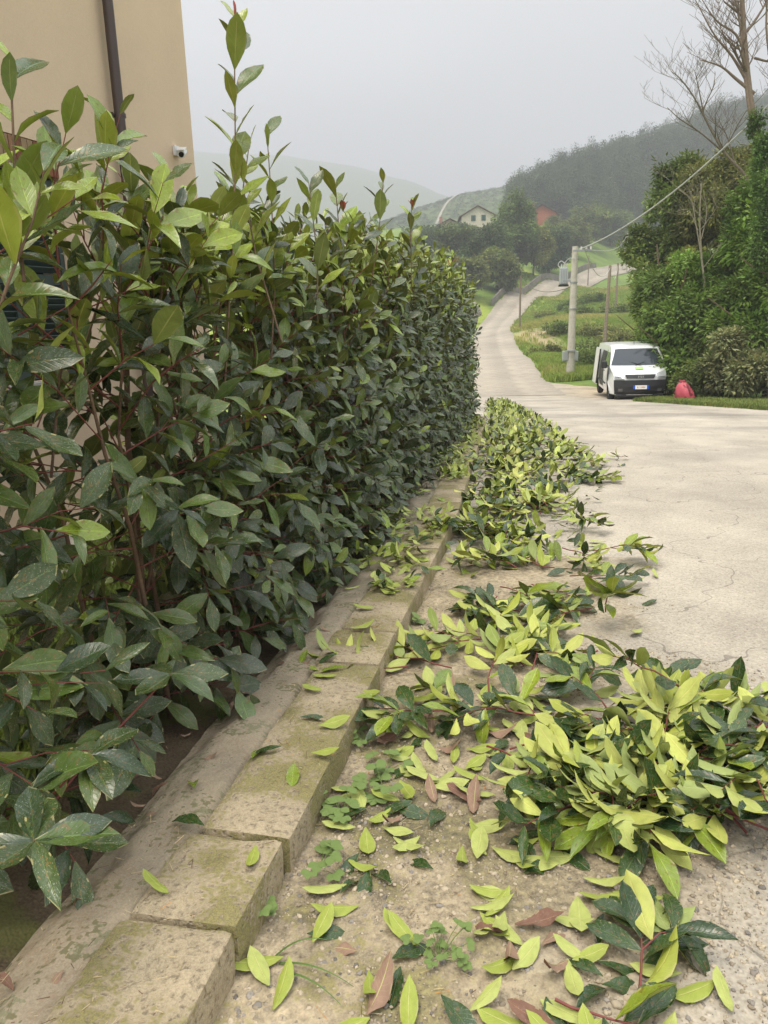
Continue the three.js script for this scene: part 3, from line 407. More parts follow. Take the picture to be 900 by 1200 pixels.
// blades and low plants
function bladeTuft(n, h, spread, w, seed) {
  const rnd = rngOf(seed), pos = [], idx = [];
  for (let i = 0; i < n; i++) { const a = rnd() * 6.28, r = spread * Math.sqrt(rnd()), x = r * Math.cos(a), z = r * Math.sin(a), hh = h * (0.5 + 0.7 * rnd()), b = rnd() * 6.28, lx = hh * 0.45 * Math.cos(b), lz = hh * 0.45 * Math.sin(b), px = -Math.sin(b) * w / 2, pz = Math.cos(b) * w / 2, o = pos.length / 3; pos.push(x - px, 0, z - pz, x + px, 0, z + pz, x + lx * 0.35 - px * 0.8, hh * 0.6, z + lz * 0.35 - pz * 0.8, x + lx * 0.35 + px * 0.8, hh * 0.6, z + lz * 0.35 + pz * 0.8, x + lx, hh * 0.95, z + lz); idx.push(o, o + 1, o + 2, o + 2, o + 1, o + 3, o + 2, o + 3, o + 4); }
  const g = new THREE.BufferGeometry(); g.setAttribute('position', new THREE.Float32BufferAttribute(pos, 3)); g.setIndex(idx); g.computeVertexNormals(); return g;
}
const bladeM = phys({ lin: [1, 1, 1], roughness: 1, specularIntensity: 0.5, transmission: 0.3, thickness: 0, side: THREE.DoubleSide });
const up = V(0, 1, 0), place = (p, s, turn, sy = s) => new THREE.Matrix4().compose(p, new THREE.Quaternion().setFromAxisAngle(up, turn), V(s, sy, s));
{ // ground cover behind the hedge
  const rnd = rngOf(61), ms = [], cs = [], g = bladeTuft(16, 0.07, 0.07, 0.014, 3);
  for (let i = 0; i < 9000; i++) { const d = 0.5 + 9 * rnd(), x = -3.4 + 1.75 * rnd() + 0.02 * d, p = V(x, bedY(x, -d) - 0.01, -d); ms.push(place(p, 0.7 + 0.7 * rnd(), rnd() * 6)); const t = 0.7 + 0.6 * rnd(); cs.push(new THREE.Color().setRGB(0.19 * t, 0.25 * t, 0.045 * t)); }
  tag(instances('ground_cover', g, bladeM, ms, cs), 'low bright green ground cover between hedge and house', 'ground cover');
}
{ // grass: roadside verge by the trees, and the bank inside the bend
  const rnd = rngOf(62), ms = [], cs = [], g = bladeTuft(22, 0.11, 0.16, 0.016, 4);
  for (let i = 0; i < 9000; i++) { const d = 18 + 12 * rnd(), x = lotEdge(Math.min(d, 26.3)) + 0.05 + 3.4 * rnd() ** 1.3; if (d > 26.3 && x < 4.6) continue; const p = V(x, groundY(x, -d) - 0.02, -d); ms.push(place(p, 0.7 + 0.8 * rnd(), rnd() * 6)); const t = 0.7 + 0.6 * rnd(), y = rnd() < 0.15 ? 0.07 : 0; cs.push(new THREE.Color().setRGB((0.19 + y) * t, 0.25 * t, 0.06 * t)); }
  tag(instances('verge_grass', g, bladeM, ms, cs), 'short green grass on the verge before the roadside trees', 'grass');
  const ms2 = [], cs2 = [], g2 = bladeTuft(26, 0.55, 0.5, 0.05, 5);
  for (let i = 0; i < 24000; i++) {
    const p = stand(at(585 + 205 * rnd(), 380, 38 * (165 / 38) ** rnd())); if (p.z > -37.5 || -p.z > 200) continue;
    let best = 1e9; for (let k = 0; k <= 200; k++) { const q = roadSamples[k]; best = Math.min(best, Math.hypot(q.x - p.x, q.z - p.z)); } if (best < 2.45 + 0.5 * rnd()) continue; if (-p.z < 41 && p.x < lotEdge(-p.z) + 0.3) continue;
    const n = fbm(p.x * 0.12, p.z * 0.12, 3, 401), e = Math.hypot((p.x - bareAt.x + 0.12 * (-p.z + bareAt.z)) / 2.4, (p.z - bareAt.z) / 15); if (e < 0.8 && rnd() < 0.93) continue;
    ms2.push(place(p, (0.35 + 0.5 * rnd()) * (0.5 + n), rnd() * 6, (0.3 + 0.7 * n * rnd()) * 1.2)); const t = 0.75 + 0.5 * rnd(), y = smooth(0.5, 0.7, n + 0.3 * (rnd() - 0.5)); cs2.push(new THREE.Color().setRGB(lerp(0.25, 0.42, y) * t, lerp(0.34, 0.40, y) * t, lerp(0.06, 0.12, y) * t));
  }
  tag(instances('bank_grass', g2, bladeM, ms2, cs2), 'rough tall grass on the bank inside the bend', 'grass');
}

// ---------------------------------------------------------------- trees and shrubs
function clump(n, L, W, rad, seed, flat = 0.8) { // a spray of small folded leaves
  const rnd = rngOf(seed), pos = [], idx = [];
  for (let i = 0; i < n; i++) {
    const c = V(rnd() - 0.5, (rnd() - 0.5) * flat, rnd() - 0.5).multiplyScalar(2 * rad), dir = c.clone().normalize().add(V(rnd() - 0.5, -0.3 + 0.5 * (rnd() - 0.5), rnd() - 0.5)).normalize(), u = V(rnd() - 0.5, 1.2, rnd() - 0.5), sd = dir.clone().cross(u).normalize(), nn = sd.clone().cross(dir), l = L * (0.7 + 0.6 * rnd()), w = W * (0.7 + 0.6 * rnd()), o = pos.length / 3;
    const P = [c, c.clone().addScaledVector(dir, l * 0.45).addScaledVector(sd, w / 2).addScaledVector(nn, w * 0.12), c.clone().addScaledVector(dir, l), c.clone().addScaledVector(dir, l * 0.45).addScaledVector(sd, -w / 2).addScaledVector(nn, w * 0.12)];
    P.forEach((p) => pos.push(p.x, p.y, p.z)); idx.push(o, o + 1, o + 2, o, o + 2, o + 3);
  }
  const g = new THREE.BufferGeometry(); g.setAttribute('position', new THREE.Float32BufferAttribute(pos, 3)); g.setIndex(idx); const q = g.toNonIndexed(); q.computeVertexNormals(); return q;
}
const clumpNear = [clump(26, 0.17, 0.09, 0.26, 71), clump(24, 0.15, 0.085, 0.24, 72), clump(30, 0.21, 0.075, 0.28, 73)], clumpFar = [clump(34, 0.42, 0.28, 0.7, 74), clump(30, 0.5, 0.3, 0.8, 75)], clumpWood = [clump(80, 0.7, 0.5, 1.7, 76), clump(70, 0.75, 0.5, 2.0, 77)];
const crownM = phys({ roughness: 1, specularIntensity: 0.5, transmission: 0.25, thickness: 0, side: THREE.DoubleSide });
const barkM = std({ map: T.bark, lin: [0.9, 0.9, 0.95], bumpMap: T.fine, bumpScale: 0.01 }), paleBarkM = std({ map: T.bark, lin: [1.2, 1.6, 1.7], bumpMap: T.fine, bumpScale: 0.008 });
function crown(rnd, parent, lobes, count, geos, size, col, name = 'crown') { // leaf sprays spread through uneven lobes, denser towards the outside
  const vol = lobes.map(([, , , a, b, c]) => (a * b * c) ** 0.67), tot = vol.reduce((a, b) => a + b, 0), sets = geos.map(() => ({ m: [], c: [] }));
  lobes.forEach(([x, y, z, a, b, c], li) => {
    const sub = Array.from({ length: 13 }, () => { const v = V(rnd() - 0.5, rnd() - 0.5, rnd() - 0.5).normalize(); return [v.multiplyScalar(0.6 + 0.48 * rnd()), 0.26 + 0.26 * rnd(), 0.65 + 0.75 * rnd()]; }); sub.push([V(0, 0, 0), 0.7, 0.9]);
    for (let i = 0; i < count * vol[li] / tot; i++) {
      const s = sub[Math.floor(rnd() * sub.length)], q = V(rnd() - 0.5, rnd() - 0.5, rnd() - 0.5).normalize().multiplyScalar(s[1] * rnd() ** 0.4).add(s[0]), p = V(x + q.x * a, y + q.y * b, z + q.z * c), k = Math.floor(rnd() * geos.length), t = s[2] * (0.75 + 0.5 * rnd());
      sets[k].m.push(new THREE.Matrix4().compose(p, new THREE.Quaternion().setFromEuler(new THREE.Euler(0.5 * (rnd() - 0.5), rnd() * 6.28, 0.5 * (rnd() - 0.5))), V(1, 1, 1).multiplyScalar(size * (0.7 + 0.6 * rnd())))); sets[k].c.push(new THREE.Color().setRGB(col[0] * t * (0.9 + 0.25 * rnd()), col[1] * t, col[2] * t));
    }
  });
  sets.forEach((s, k) => s.m.length && instances(name, geos[k], crownM, s.m, s.c, parent));
}
function limbs(rnd, H, r, n, spread, from = 0.3) { // trunk with limbs, one geometry each
  const pts = range(0, 1, 6).map((t) => V((rnd() - 0.5) * 0.06 * H * t, t * H, (rnd() - 0.5) * 0.06 * H * t)); const out = [tube(pts, pts.map((_, i) => lerp(r, r * 0.25, i / 6)), 8)]; pts[0].y = -0.3; const cv = new THREE.CatmullRomCurve3(pts);
  for (let i = 0; i < n; i++) { const t = lerp(from, 0.92, (i + rnd() * 0.6) / n), p = cv.getPoint(t), a = i * 2.4 + rnd(), L = spread * (1.1 - t) * (0.8 + 0.5 * rnd()) + 0.2, e = p.clone().add(V(Math.cos(a) * L, L * 0.6, Math.sin(a) * L)), m = p.clone().lerp(e, 0.5).add(V(0, -0.08 * L, 0)); const rr = r * lerp(0.5, 0.18, t); out.push(tube([p, m, e], [rr, rr * 0.6, rr * 0.25], 5)); }
  return out;
}
function tree(name, label, group, p, H, o) {
  const rnd = rngOf(o.seed), t = thing(name, label, o.category ?? 'tree', group, p, 0); const L = limbs(rnd, H * 0.85, o.r ?? H * 0.02, o.limbs ?? 8, o.spread ?? H * 0.3, 0.2);
  put('trunk', L[0], barkM, t); L.slice(1).forEach((g) => put('limb', g, barkM, t)); crown(rnd, t, o.lobes, o.count, o.geos, o.size ?? 1, o.col); return t;
}
// roadside thicket by the van; lobes are read from the photograph at the depth where each stands
const lobeAt = (b, list) => list.map(([u, v, D, ru, rv, rz]) => { const p = at(u, v, D).sub(b), k = D / FOC; return [p.x, p.y, p.z, ru * k, rv * k, rz ?? ru * k]; });
const G = 'trees of the roadside thicket';
[['roadside_tree', 'dark round-crowned tree leaning over the grassy bank behind the van', 765, 34.5, 6.8, { seed: 1, col: [0.162, 0.222, 0.050], count: 3600, L: [[800, 268, 34, 34, 44], [768, 352, 34, 25, 42], [815, 232, 34.5, 30, 36], [773, 402, 33.5, 25, 36], [757, 287, 34.5, 20, 15], [785, 215, 34.5, 14, 18]] }],
  ['roadside_tree', 'olive-tinged broad tree standing behind the bare grey sapling', 850, 33, 8, { seed: 2, col: [0.198, 0.214, 0.054], count: 4200, L: [[850, 235, 33, 48, 46], [872, 195, 33, 32, 26], [840, 320, 32, 45, 50], [895, 280, 32, 40, 70]] }],
  ['roadside_tree', 'light green bushy tree whose low boughs hang over the van bonnet', 795, 27.6, 5.2, { seed: 3, col: [0.168, 0.260, 0.048], count: 4600, L: [[800, 345, 28, 36, 36], [785, 395, 27.8, 38, 44], [820, 380, 27, 38, 45], [787, 438, 27.0, 23, 20], [775, 350, 29, 25, 26]] }],
  ['roadside_tree', 'tall fresh green tree at the end of the thicket beside the dead tree', 900, 25, 7.5, { seed: 4, col: [0.168, 0.270, 0.045], count: 4600, L: [[890, 300, 26, 32, 60], [915, 240, 26, 32, 60], [880, 370, 25, 34, 44], [925, 340, 25, 45, 60], [900, 420, 24.5, 40, 34]] }],
].forEach(([n, label, u, D, H, o]) => { const b = stand(at(u, 440, D)); tree(n, label, undefined, b, H, { ...o, lobes: lobeAt(b, o.L), geos: clumpNear, size: 1, r: 0.14, spread: 1.8 }); });
[['roadside_shrub', 'low dark shrub spilling onto the grass beside the pink sack', 828, 25.5, 1.6, { seed: 7, col: [0.149, 0.196, 0.045], count: 1500, L: [[830, 440, 25.4, 26, 20], [850, 415, 26, 26, 26]] }],
  ['roadside_shrub', 'greyish leaved shrub with bare twigs at the foot of the thicket', 868, 24.2, 1.7, { seed: 8, col: [0.257, 0.278, 0.120], count: 1300, L: [[868, 425, 24.2, 28, 34], [895, 440, 23.6, 22, 22]] }],
].forEach(([n, label, u, D, H, o]) => { const b = stand(at(u, 450, D)); tree(n, label, undefined, b, H, { ...o, category: 'shrub', lobes: lobeAt(b, o.L), geos: clumpNear, size: 0.8, r: 0.03, spread: 0.6 }); });
// leafless trees: recursive branching
function bare(rnd, p, dir, L, r, depth, out) {
  const n = 4, pts = [p.clone()], d = dir.clone(); for (let i = 0; i < n; i++) { d.add(V((rnd() - 0.5) * 0.28, 0.05, (rnd() - 0.5) * 0.28)).normalize(); pts.push(pts[i].clone().addScaledVector(d, L / n)); }
  out.push(tube(pts, pts.map((_, i) => Math.max(0.004, lerp(r, r * 0.5, i / n))), depth > 2 ? 4 : 6)); if (depth >= 4) return;
  const kids = depth === 0 ? 5 : 3 + Math.floor(rnd() * 2); for (let k = 0; k < kids; k++) { const q = pts[1 + Math.floor(rnd() * n * 0.99)], a = rnd() * 6.28, s = V(Math.cos(a), 0.25 + 0.5 * rnd(), Math.sin(a)); bare(rnd, q, d.clone().multiplyScalar(0.55).addScaledVector(s, 0.8).normalize(), L * (0.5 + 0.25 * rnd()), r * 0.5, depth + 1, out); }
}
function deadTree(name, label, base0, lines, seed, mat, few = 6) {
  const rnd = rngOf(seed), t = thing(name, label, 'tree', undefined, base0), twigs = [];
  lines.forEach(([name2, r0, r1, D, ...px]) => { const pts = px.map(([u, v, dD = 0]) => at(u, v, D + dD).sub(base0)); if (name2 === 'trunk') pts.unshift(V(0, -0.3, 0)); const cv = new THREE.CatmullRomCurve3(pts), n = pts.length * 3, P = cv.getPoints(n); put(name2, tube(P, P.map((_, i) => lerp(r0, r1, i / n)), 8), mat, t);
    for (let k = 0; k < few; k++) { const q = P[Math.floor(n * (0.35 + 0.62 * rnd()))], tg = cv.getTangent(0.8), a = rnd() * 6.28; bare(rnd, q, tg.clone().multiplyScalar(0.6).add(V(Math.cos(a) * 0.8, 0.4 * rnd() + 0.1, Math.sin(a) * 0.8)).normalize(), 0.7 + 0.7 * rnd(), r1 * 0.9, 2, twigs); } });
  put('twigs', mergeGeometries(twigs), mat, t, 'stuff'); return t;
}
const deadM = std({ map: T.bark, lin: [0.85, 0.95, 1.05] });
const dt = deadTree('dead_tree', 'tall leafless tree with bare forking limbs and ivy climbing its trunk', stand(at(908, 440, 23)), [['trunk', 0.13, 0.05, 23, [904, 300], [893, 190], [880, 120], [872, 40], [868, -30], [862, -90]], ['limb', 0.07, 0.02, 23, [893, 190], [882, 150], [872, 80], [866, 20], [850, -40]], ['limb', 0.06, 0.012, 23, [884, 110], [862, 92], [845, 78], [820, 70]], ['limb', 0.05, 0.01, 23, [876, 70], [862, 40], [840, 25], [820, -5]], ['limb', 0.05, 0.012, 23, [878, 100], [858, 66], [838, 42], [815, 0]], ['limb', 0.055, 0.02, 23, [897, 200], [905, 100], [898, 30], [903, -40]], ['limb', 0.04, 0.012, 23, [884, 68], [905, 72], [930, 60]]], 21, deadM);
crown(rngOf(33), dt, lobeAt(dt.position, [[893, 185, 22.9, 10, 26], [898, 240, 22.9, 14, 34], [903, 290, 22.9, 16, 30], [886, 145, 22.9, 6, 16]]), 900, clumpNear.slice(0, 2), 0.5, [0.11, 0.19, 0.04], 'ivy');
deadTree('dead_tree', 'small leafless tree fanning its thin branches before the wooded hill', stand(at(882, 440, 28)), [['trunk', 0.08, 0.03, 28, [885, 330], [878, 215], [850, 180], [832, 150], [820, 125]], ['limb', 0.035, 0.01, 28, [832, 150], [812, 112], [795, 90], [787, 84]], ['limb', 0.035, 0.01, 28, [850, 180], [820, 155], [795, 138], [782, 126]], ['limb', 0.03, 0.01, 28, [862, 195], [852, 160], [842, 140]], ['limb', 0.03, 0.01, 28, [825, 135], [818, 100], [814, 82]]], 22, std({ map: T.bark, lin: [0.75, 0.92, 0.95] }));
deadTree('dead_tree', 'slim pale grey leafless sapling among the thicket leaves', stand(at(826, 440, 26.4)), [['trunk', 0.05, 0.02, 26.4, [826, 340], [822, 300], [820, 255], [822, 215]], ['limb', 0.025, 0.009, 26.4, [822, 300], [815, 260], [810, 235], [795, 220]], ['limb', 0.02, 0.008, 26.4, [818, 270], [806, 246], [792, 248]], ['limb', 0.022, 0.008, 26.4, [822, 280], [828, 250], [824, 222]]], 23, paleBarkM, 2);
// trees round the houses on the hillside; u, foot v, depth, height, crown radius
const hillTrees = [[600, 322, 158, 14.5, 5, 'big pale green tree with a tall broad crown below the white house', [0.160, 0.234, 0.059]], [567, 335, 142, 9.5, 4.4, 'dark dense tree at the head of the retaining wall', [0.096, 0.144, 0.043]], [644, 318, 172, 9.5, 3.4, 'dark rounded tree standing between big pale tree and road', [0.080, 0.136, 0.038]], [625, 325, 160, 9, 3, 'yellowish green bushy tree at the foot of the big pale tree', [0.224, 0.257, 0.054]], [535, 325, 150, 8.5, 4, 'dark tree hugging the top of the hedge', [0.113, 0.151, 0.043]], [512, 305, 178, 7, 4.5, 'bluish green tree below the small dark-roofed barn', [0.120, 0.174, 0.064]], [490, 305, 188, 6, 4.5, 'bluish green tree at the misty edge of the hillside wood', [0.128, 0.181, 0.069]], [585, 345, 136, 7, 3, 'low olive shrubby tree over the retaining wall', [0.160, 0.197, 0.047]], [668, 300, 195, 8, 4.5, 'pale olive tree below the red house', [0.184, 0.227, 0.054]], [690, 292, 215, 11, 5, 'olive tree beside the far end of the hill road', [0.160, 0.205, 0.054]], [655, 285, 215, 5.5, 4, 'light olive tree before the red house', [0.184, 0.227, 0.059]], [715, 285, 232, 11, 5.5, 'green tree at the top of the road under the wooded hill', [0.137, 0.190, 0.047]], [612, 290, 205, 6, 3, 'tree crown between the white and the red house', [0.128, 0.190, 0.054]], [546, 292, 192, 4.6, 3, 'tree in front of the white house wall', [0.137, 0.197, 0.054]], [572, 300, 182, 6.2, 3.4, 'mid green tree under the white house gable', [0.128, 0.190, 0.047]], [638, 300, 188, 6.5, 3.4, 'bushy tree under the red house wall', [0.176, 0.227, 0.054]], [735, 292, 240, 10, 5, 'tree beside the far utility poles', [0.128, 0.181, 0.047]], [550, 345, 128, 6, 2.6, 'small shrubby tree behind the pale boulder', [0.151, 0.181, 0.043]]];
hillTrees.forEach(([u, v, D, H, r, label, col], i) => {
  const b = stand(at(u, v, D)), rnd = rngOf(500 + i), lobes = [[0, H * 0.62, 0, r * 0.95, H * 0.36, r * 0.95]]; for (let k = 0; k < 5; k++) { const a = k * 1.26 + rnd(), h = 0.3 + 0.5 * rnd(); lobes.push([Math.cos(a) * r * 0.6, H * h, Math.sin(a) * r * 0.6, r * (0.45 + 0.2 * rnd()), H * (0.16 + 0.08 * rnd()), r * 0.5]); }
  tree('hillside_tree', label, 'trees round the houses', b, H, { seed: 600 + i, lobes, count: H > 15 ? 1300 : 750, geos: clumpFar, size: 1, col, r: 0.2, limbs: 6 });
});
[[640, 402, 58, 0.8], [652, 380, 74, 1.1], [690, 405, 56, 1.0], [700, 382, 72, 1.3], [676, 365, 92, 1.3], [690, 350, 112, 1.5], [720, 392, 66, 1.2], [664, 352, 110, 1.2], [716, 362, 96, 1.5], [640, 362, 100, 1.0], [698, 432, 44, 0.7], [684, 425, 46, 0.8]].forEach(([u, v, D, H], i) => {
  const b = stand(at(u, v, D)); tree('bank_bush', i > 9 ? 'low leafy bush at the foot of the bank beside the concrete pole' : 'low leafy bush on the grassy bank inside the bend', 'low bushes on the bank', b, H, { seed: 700 + i, category: 'bush', lobes: [[0, H * 0.45, 0, H * 1.2, H * 0.5, H], [H * 0.9, H * 0.35, 0.2, H * 0.8, H * 0.4, H * 0.8]], count: 160, geos: clumpNear, size: 0.75 + 0.3 * H, col: i % 3 ? [0.15, 0.21, 0.05] : [0.20, 0.22, 0.06], r: 0.03, limbs: 4, spread: 0.5 });
});
{ // the wood on the steep hill, too far to tell tree from tree
  const rnd = rngOf(81), sets = clumpWood.map(() => ({ m: [], c: [] }));
  for (let i = 0; i < 3600; i++) { const u = 598 + 420 * rnd() ** 1.05, t = 1.12 * rnd() ** 0.8, p = woodPos(u, t), tall = 5 + 9 * rnd(), tone = 0.6 + 0.8 * rnd(), wr = 2.2 + 1.8 * rnd(), pine = rnd() < 0.12, n = 8; for (let k = 0; k < n; k++) { const h = 0.25 + 0.75 * k / n, w = pine ? (1.1 - h) * 0.8 : Math.sin(h * 2.6) * 0.75, a = rnd() * 6.28, q = p.clone().add(V(Math.cos(a) * wr * w * rnd() ** 0.3, tall * h * (pine ? 1.25 : 1), Math.sin(a) * wr * w * rnd() ** 0.3)), kk = k % 2; sets[kk].m.push(place(q, 0.55 + 0.4 * rnd(), rnd() * 6.28)); sets[kk].c.push(new THREE.Color().setRGB(0.078 * tone, 0.115 * tone, 0.046 * tone)); } }
  sets.forEach((s, k) => tag(instances('woodland', clumpWood[k], crownM, s.m, s.c), k ? 'mixed wood covering the steep hill, lower leaf layer' : 'mixed wood covering the steep misty hill', 'woodland'));
  const rows = [], rc = []; // vines in rows on the hill behind
  for (let i = 0; i < 46; i++) for (let k = 0; k < 46; k++) { const u = 380 + 300 * rnd(), t = 0.05 + 0.93 * (k + 0.25 * rnd()) / 46; if (Math.abs(u - lerp(512, 536, t)) < 4) continue; const p = vinePos(u, t); rows.push(place(p.add(V(0, 0.3, 0)), 0.6, rnd() * 6, 0.35)); const s = 0.7 + 0.5 * rnd(); rc.push(new THREE.Color().setRGB(0.06 * s, 0.1 * s, 0.035 * s)); }
  tag(instances('vineyard', clumpWood[0], crownM, rows, rc), 'vines on the misty hill behind the houses', 'vineyard');
  const tr = sheet(range(-1, 1, 2), range(0.98, 0.05, 24), (s, t) => { const p = vinePos(lerp(510, 537, t) + s * 1.6, t); return { p: [p.x, p.y + 0.7, p.z] }; });
  struct('vineyard_track', tr, std({ map: T.road, lin: [0.8, 0.85, 0.8] }), 'pale straight track climbing the vineyard hill', 'track');
}
// ---------------------------------------------------------------- far houses
function farHouse(name, label, u, v, D, w, l, h, rise, turn, wallC, roofC, o = {}) {
  const b = at(u, v, D), t = thing(name, label, 'house', undefined, V(b.x, b.y, b.z), turn), wm = std({ map: T.concrete, lin: wallC.map((x) => x * 2.4) }), rm = std({ map: T.bark, lin: roofC.map((x) => x * 5) });
  const sh = new THREE.Shape([new THREE.Vector2(-w / 2, -6), new THREE.Vector2(w / 2, -6), new THREE.Vector2(w / 2, h), new THREE.Vector2(0, h + rise), new THREE.Vector2(-w / 2, h)]); put('wall', new THREE.ExtrudeGeometry(sh, { depth: l, bevelEnabled: false }).translate(0, 0, -l), wm, t);
  const sl = Math.atan2(rise, w / 2), len = Math.hypot(rise, w / 2) + 0.8; const roof = put('roof', mergeGeometries([-1, 1].map((s) => box(len, 0.22, l + 1.2).translate(-s * 0, 0, 0).rotateZ(-s * sl).translate(s * (Math.cos(sl) * len / 2), h + rise + 0.16 - Math.sin(sl) * len / 2, -l / 2))), rm, t);
  if (o.chimney) put('chimney', box(0.7, 1.7, 0.7, o.chimney, h + rise + 0.1, -l * 0.35), std({ lin: [0.4, 0.2, 0.15] }), roof);
  (o.windows ?? []).forEach(([x, y]) => { const wd = put('window', box(0.9, 1.4, 0.1, x, y, 0.02), std({ lin: [0.03, 0.035, 0.04], roughness: 0.2 }), t); for (const s of [-1, 1]) put('shutter', box(0.45, 1.45, 0.06, x + s * 0.35, y, 0.1), std({ lin: [0.03, 0.09, 0.06] }), wd); }); return t;
}
farHouse('far_house', 'cream gabled house with two green shuttered windows above the trees', 560, 263, 205, 8.6, 12, 2.2, 2.3, 0.1, [0.78, 0.75, 0.68], [0.10, 0.06, 0.045], { windows: [[-1.2, 1.6], [1.5, 1.6]] });
farHouse('far_house', 'red brick gabled house with a chimney above the trees', 635, 259, 225, 8.2, 11, 2.0, 2.3, -0.1, [0.48, 0.16, 0.08], [0.09, 0.055, 0.045], { chimney: -2.8 });
farHouse('far_barn', 'small dark-roofed barn beside the cream house', 527, 268, 212, 6, 7, 1.0, 1.4, 0.3, [0.5, 0.42, 0.34], [0.06, 0.04, 0.035], { chimney: -1.9 });
// ---------------------------------------------------------------- retaining wall, boulder
{
  const w = thing('retaining_wall', 'low grey concrete retaining wall along the outer edge of the hill road', 'wall'), m = [0.9, 1, 1.1].map((k) => std({ map: T.concrete, lin: [0.62 * k, 0.6 * k, 0.56 * k] })), n = 26, t0 = 0.42, t1 = 0.735;
  for (let i = 0; i < n; i++) {
    const P = [0, 1].map((e) => { const { p, side } = roadAt(lerp(t0, t1, (i + e * 0.985) / n)); return stand(p.clone().addScaledVector(side, -3.2)); }), d = P[1].clone().sub(P[0]), L = Math.hypot(d.x, d.z);
    const g = rbox(0.3, 2.0, L, 0.03), q = put('wall_panel', g, m[i % 3], w); q.position.copy(P[0]).lerp(P[1], 0.5).add(V(0, 0.25 * smooth(0, 5, i) * smooth(n, n - 5, i), 0)); q.rotation.set(-Math.atan2(d.y, L), Math.atan2(d.x, d.z), 0, 'YXZ');
  }
  const b = stand(at(552, 362, 112)), g = mergeVertices(new THREE.IcosahedronGeometry(1.15, 4)), p = g.attributes.position; for (let i = 0; i < p.count; i++) { const q = V(p.getX(i), p.getY(i), p.getZ(i)), k = 0.35 + 1.3 * fbm(q.x * 3.1 + q.y * 2.3 + 20, q.z * 3.1 - q.y * 2 + 20, 5, 31); p.setXYZ(i, q.x * k * 1.1, q.y * k * 1.3, q.z * k); } g.computeVertexNormals();
  const r = put('boulder', g, std({ map: T.concrete, lin: [1.1, 1.08, 1.05] })); r.position.copy(b).add(V(0, 1.3, 0)); tag(r, 'pale rough boulder at the start of the retaining wall', 'boulder');
}
// ---------------------------------------------------------------- poles and cables
const poleM = std({ map: T.concrete, lin: [1.5, 1.48, 1.42] }), woodPoleM = std({ map: T.bark, lin: [1.35, 1.6, 1.8] }), metalM = std({ lin: [0.35, 0.37, 0.38], metalness: 0.5, roughness: 0.5 }), boxM = std({ lin: [0.42, 0.44, 0.44], roughness: 0.5 }), darkM = std({ lin: [0.03, 0.03, 0.032], roughness: 0.5 });
function pole(name, label, u, v0, u1, v1, D, r0, r1, mat, group) { const b = stand(at(u, v0, D)), top = at(u1, v1, D).sub(b); top.z *= 0.3; const t = thing(name, label, 'pole', group, b); put('shaft', tube([V(0, -0.3, 0), top.clone().multiplyScalar(0.5), top], [r0, (r0 + r1) / 2, r1], 12), mat, t); t.userData.top = undefined; delete t.userData.top; return { t, top, world: top.clone().add(b) }; }
const mp = pole('utility_pole', 'thick pale concrete utility pole carrying a transformer, behind the van', 668, 441, 672, 291, 40.5, 0.215, 0.15, poleM);
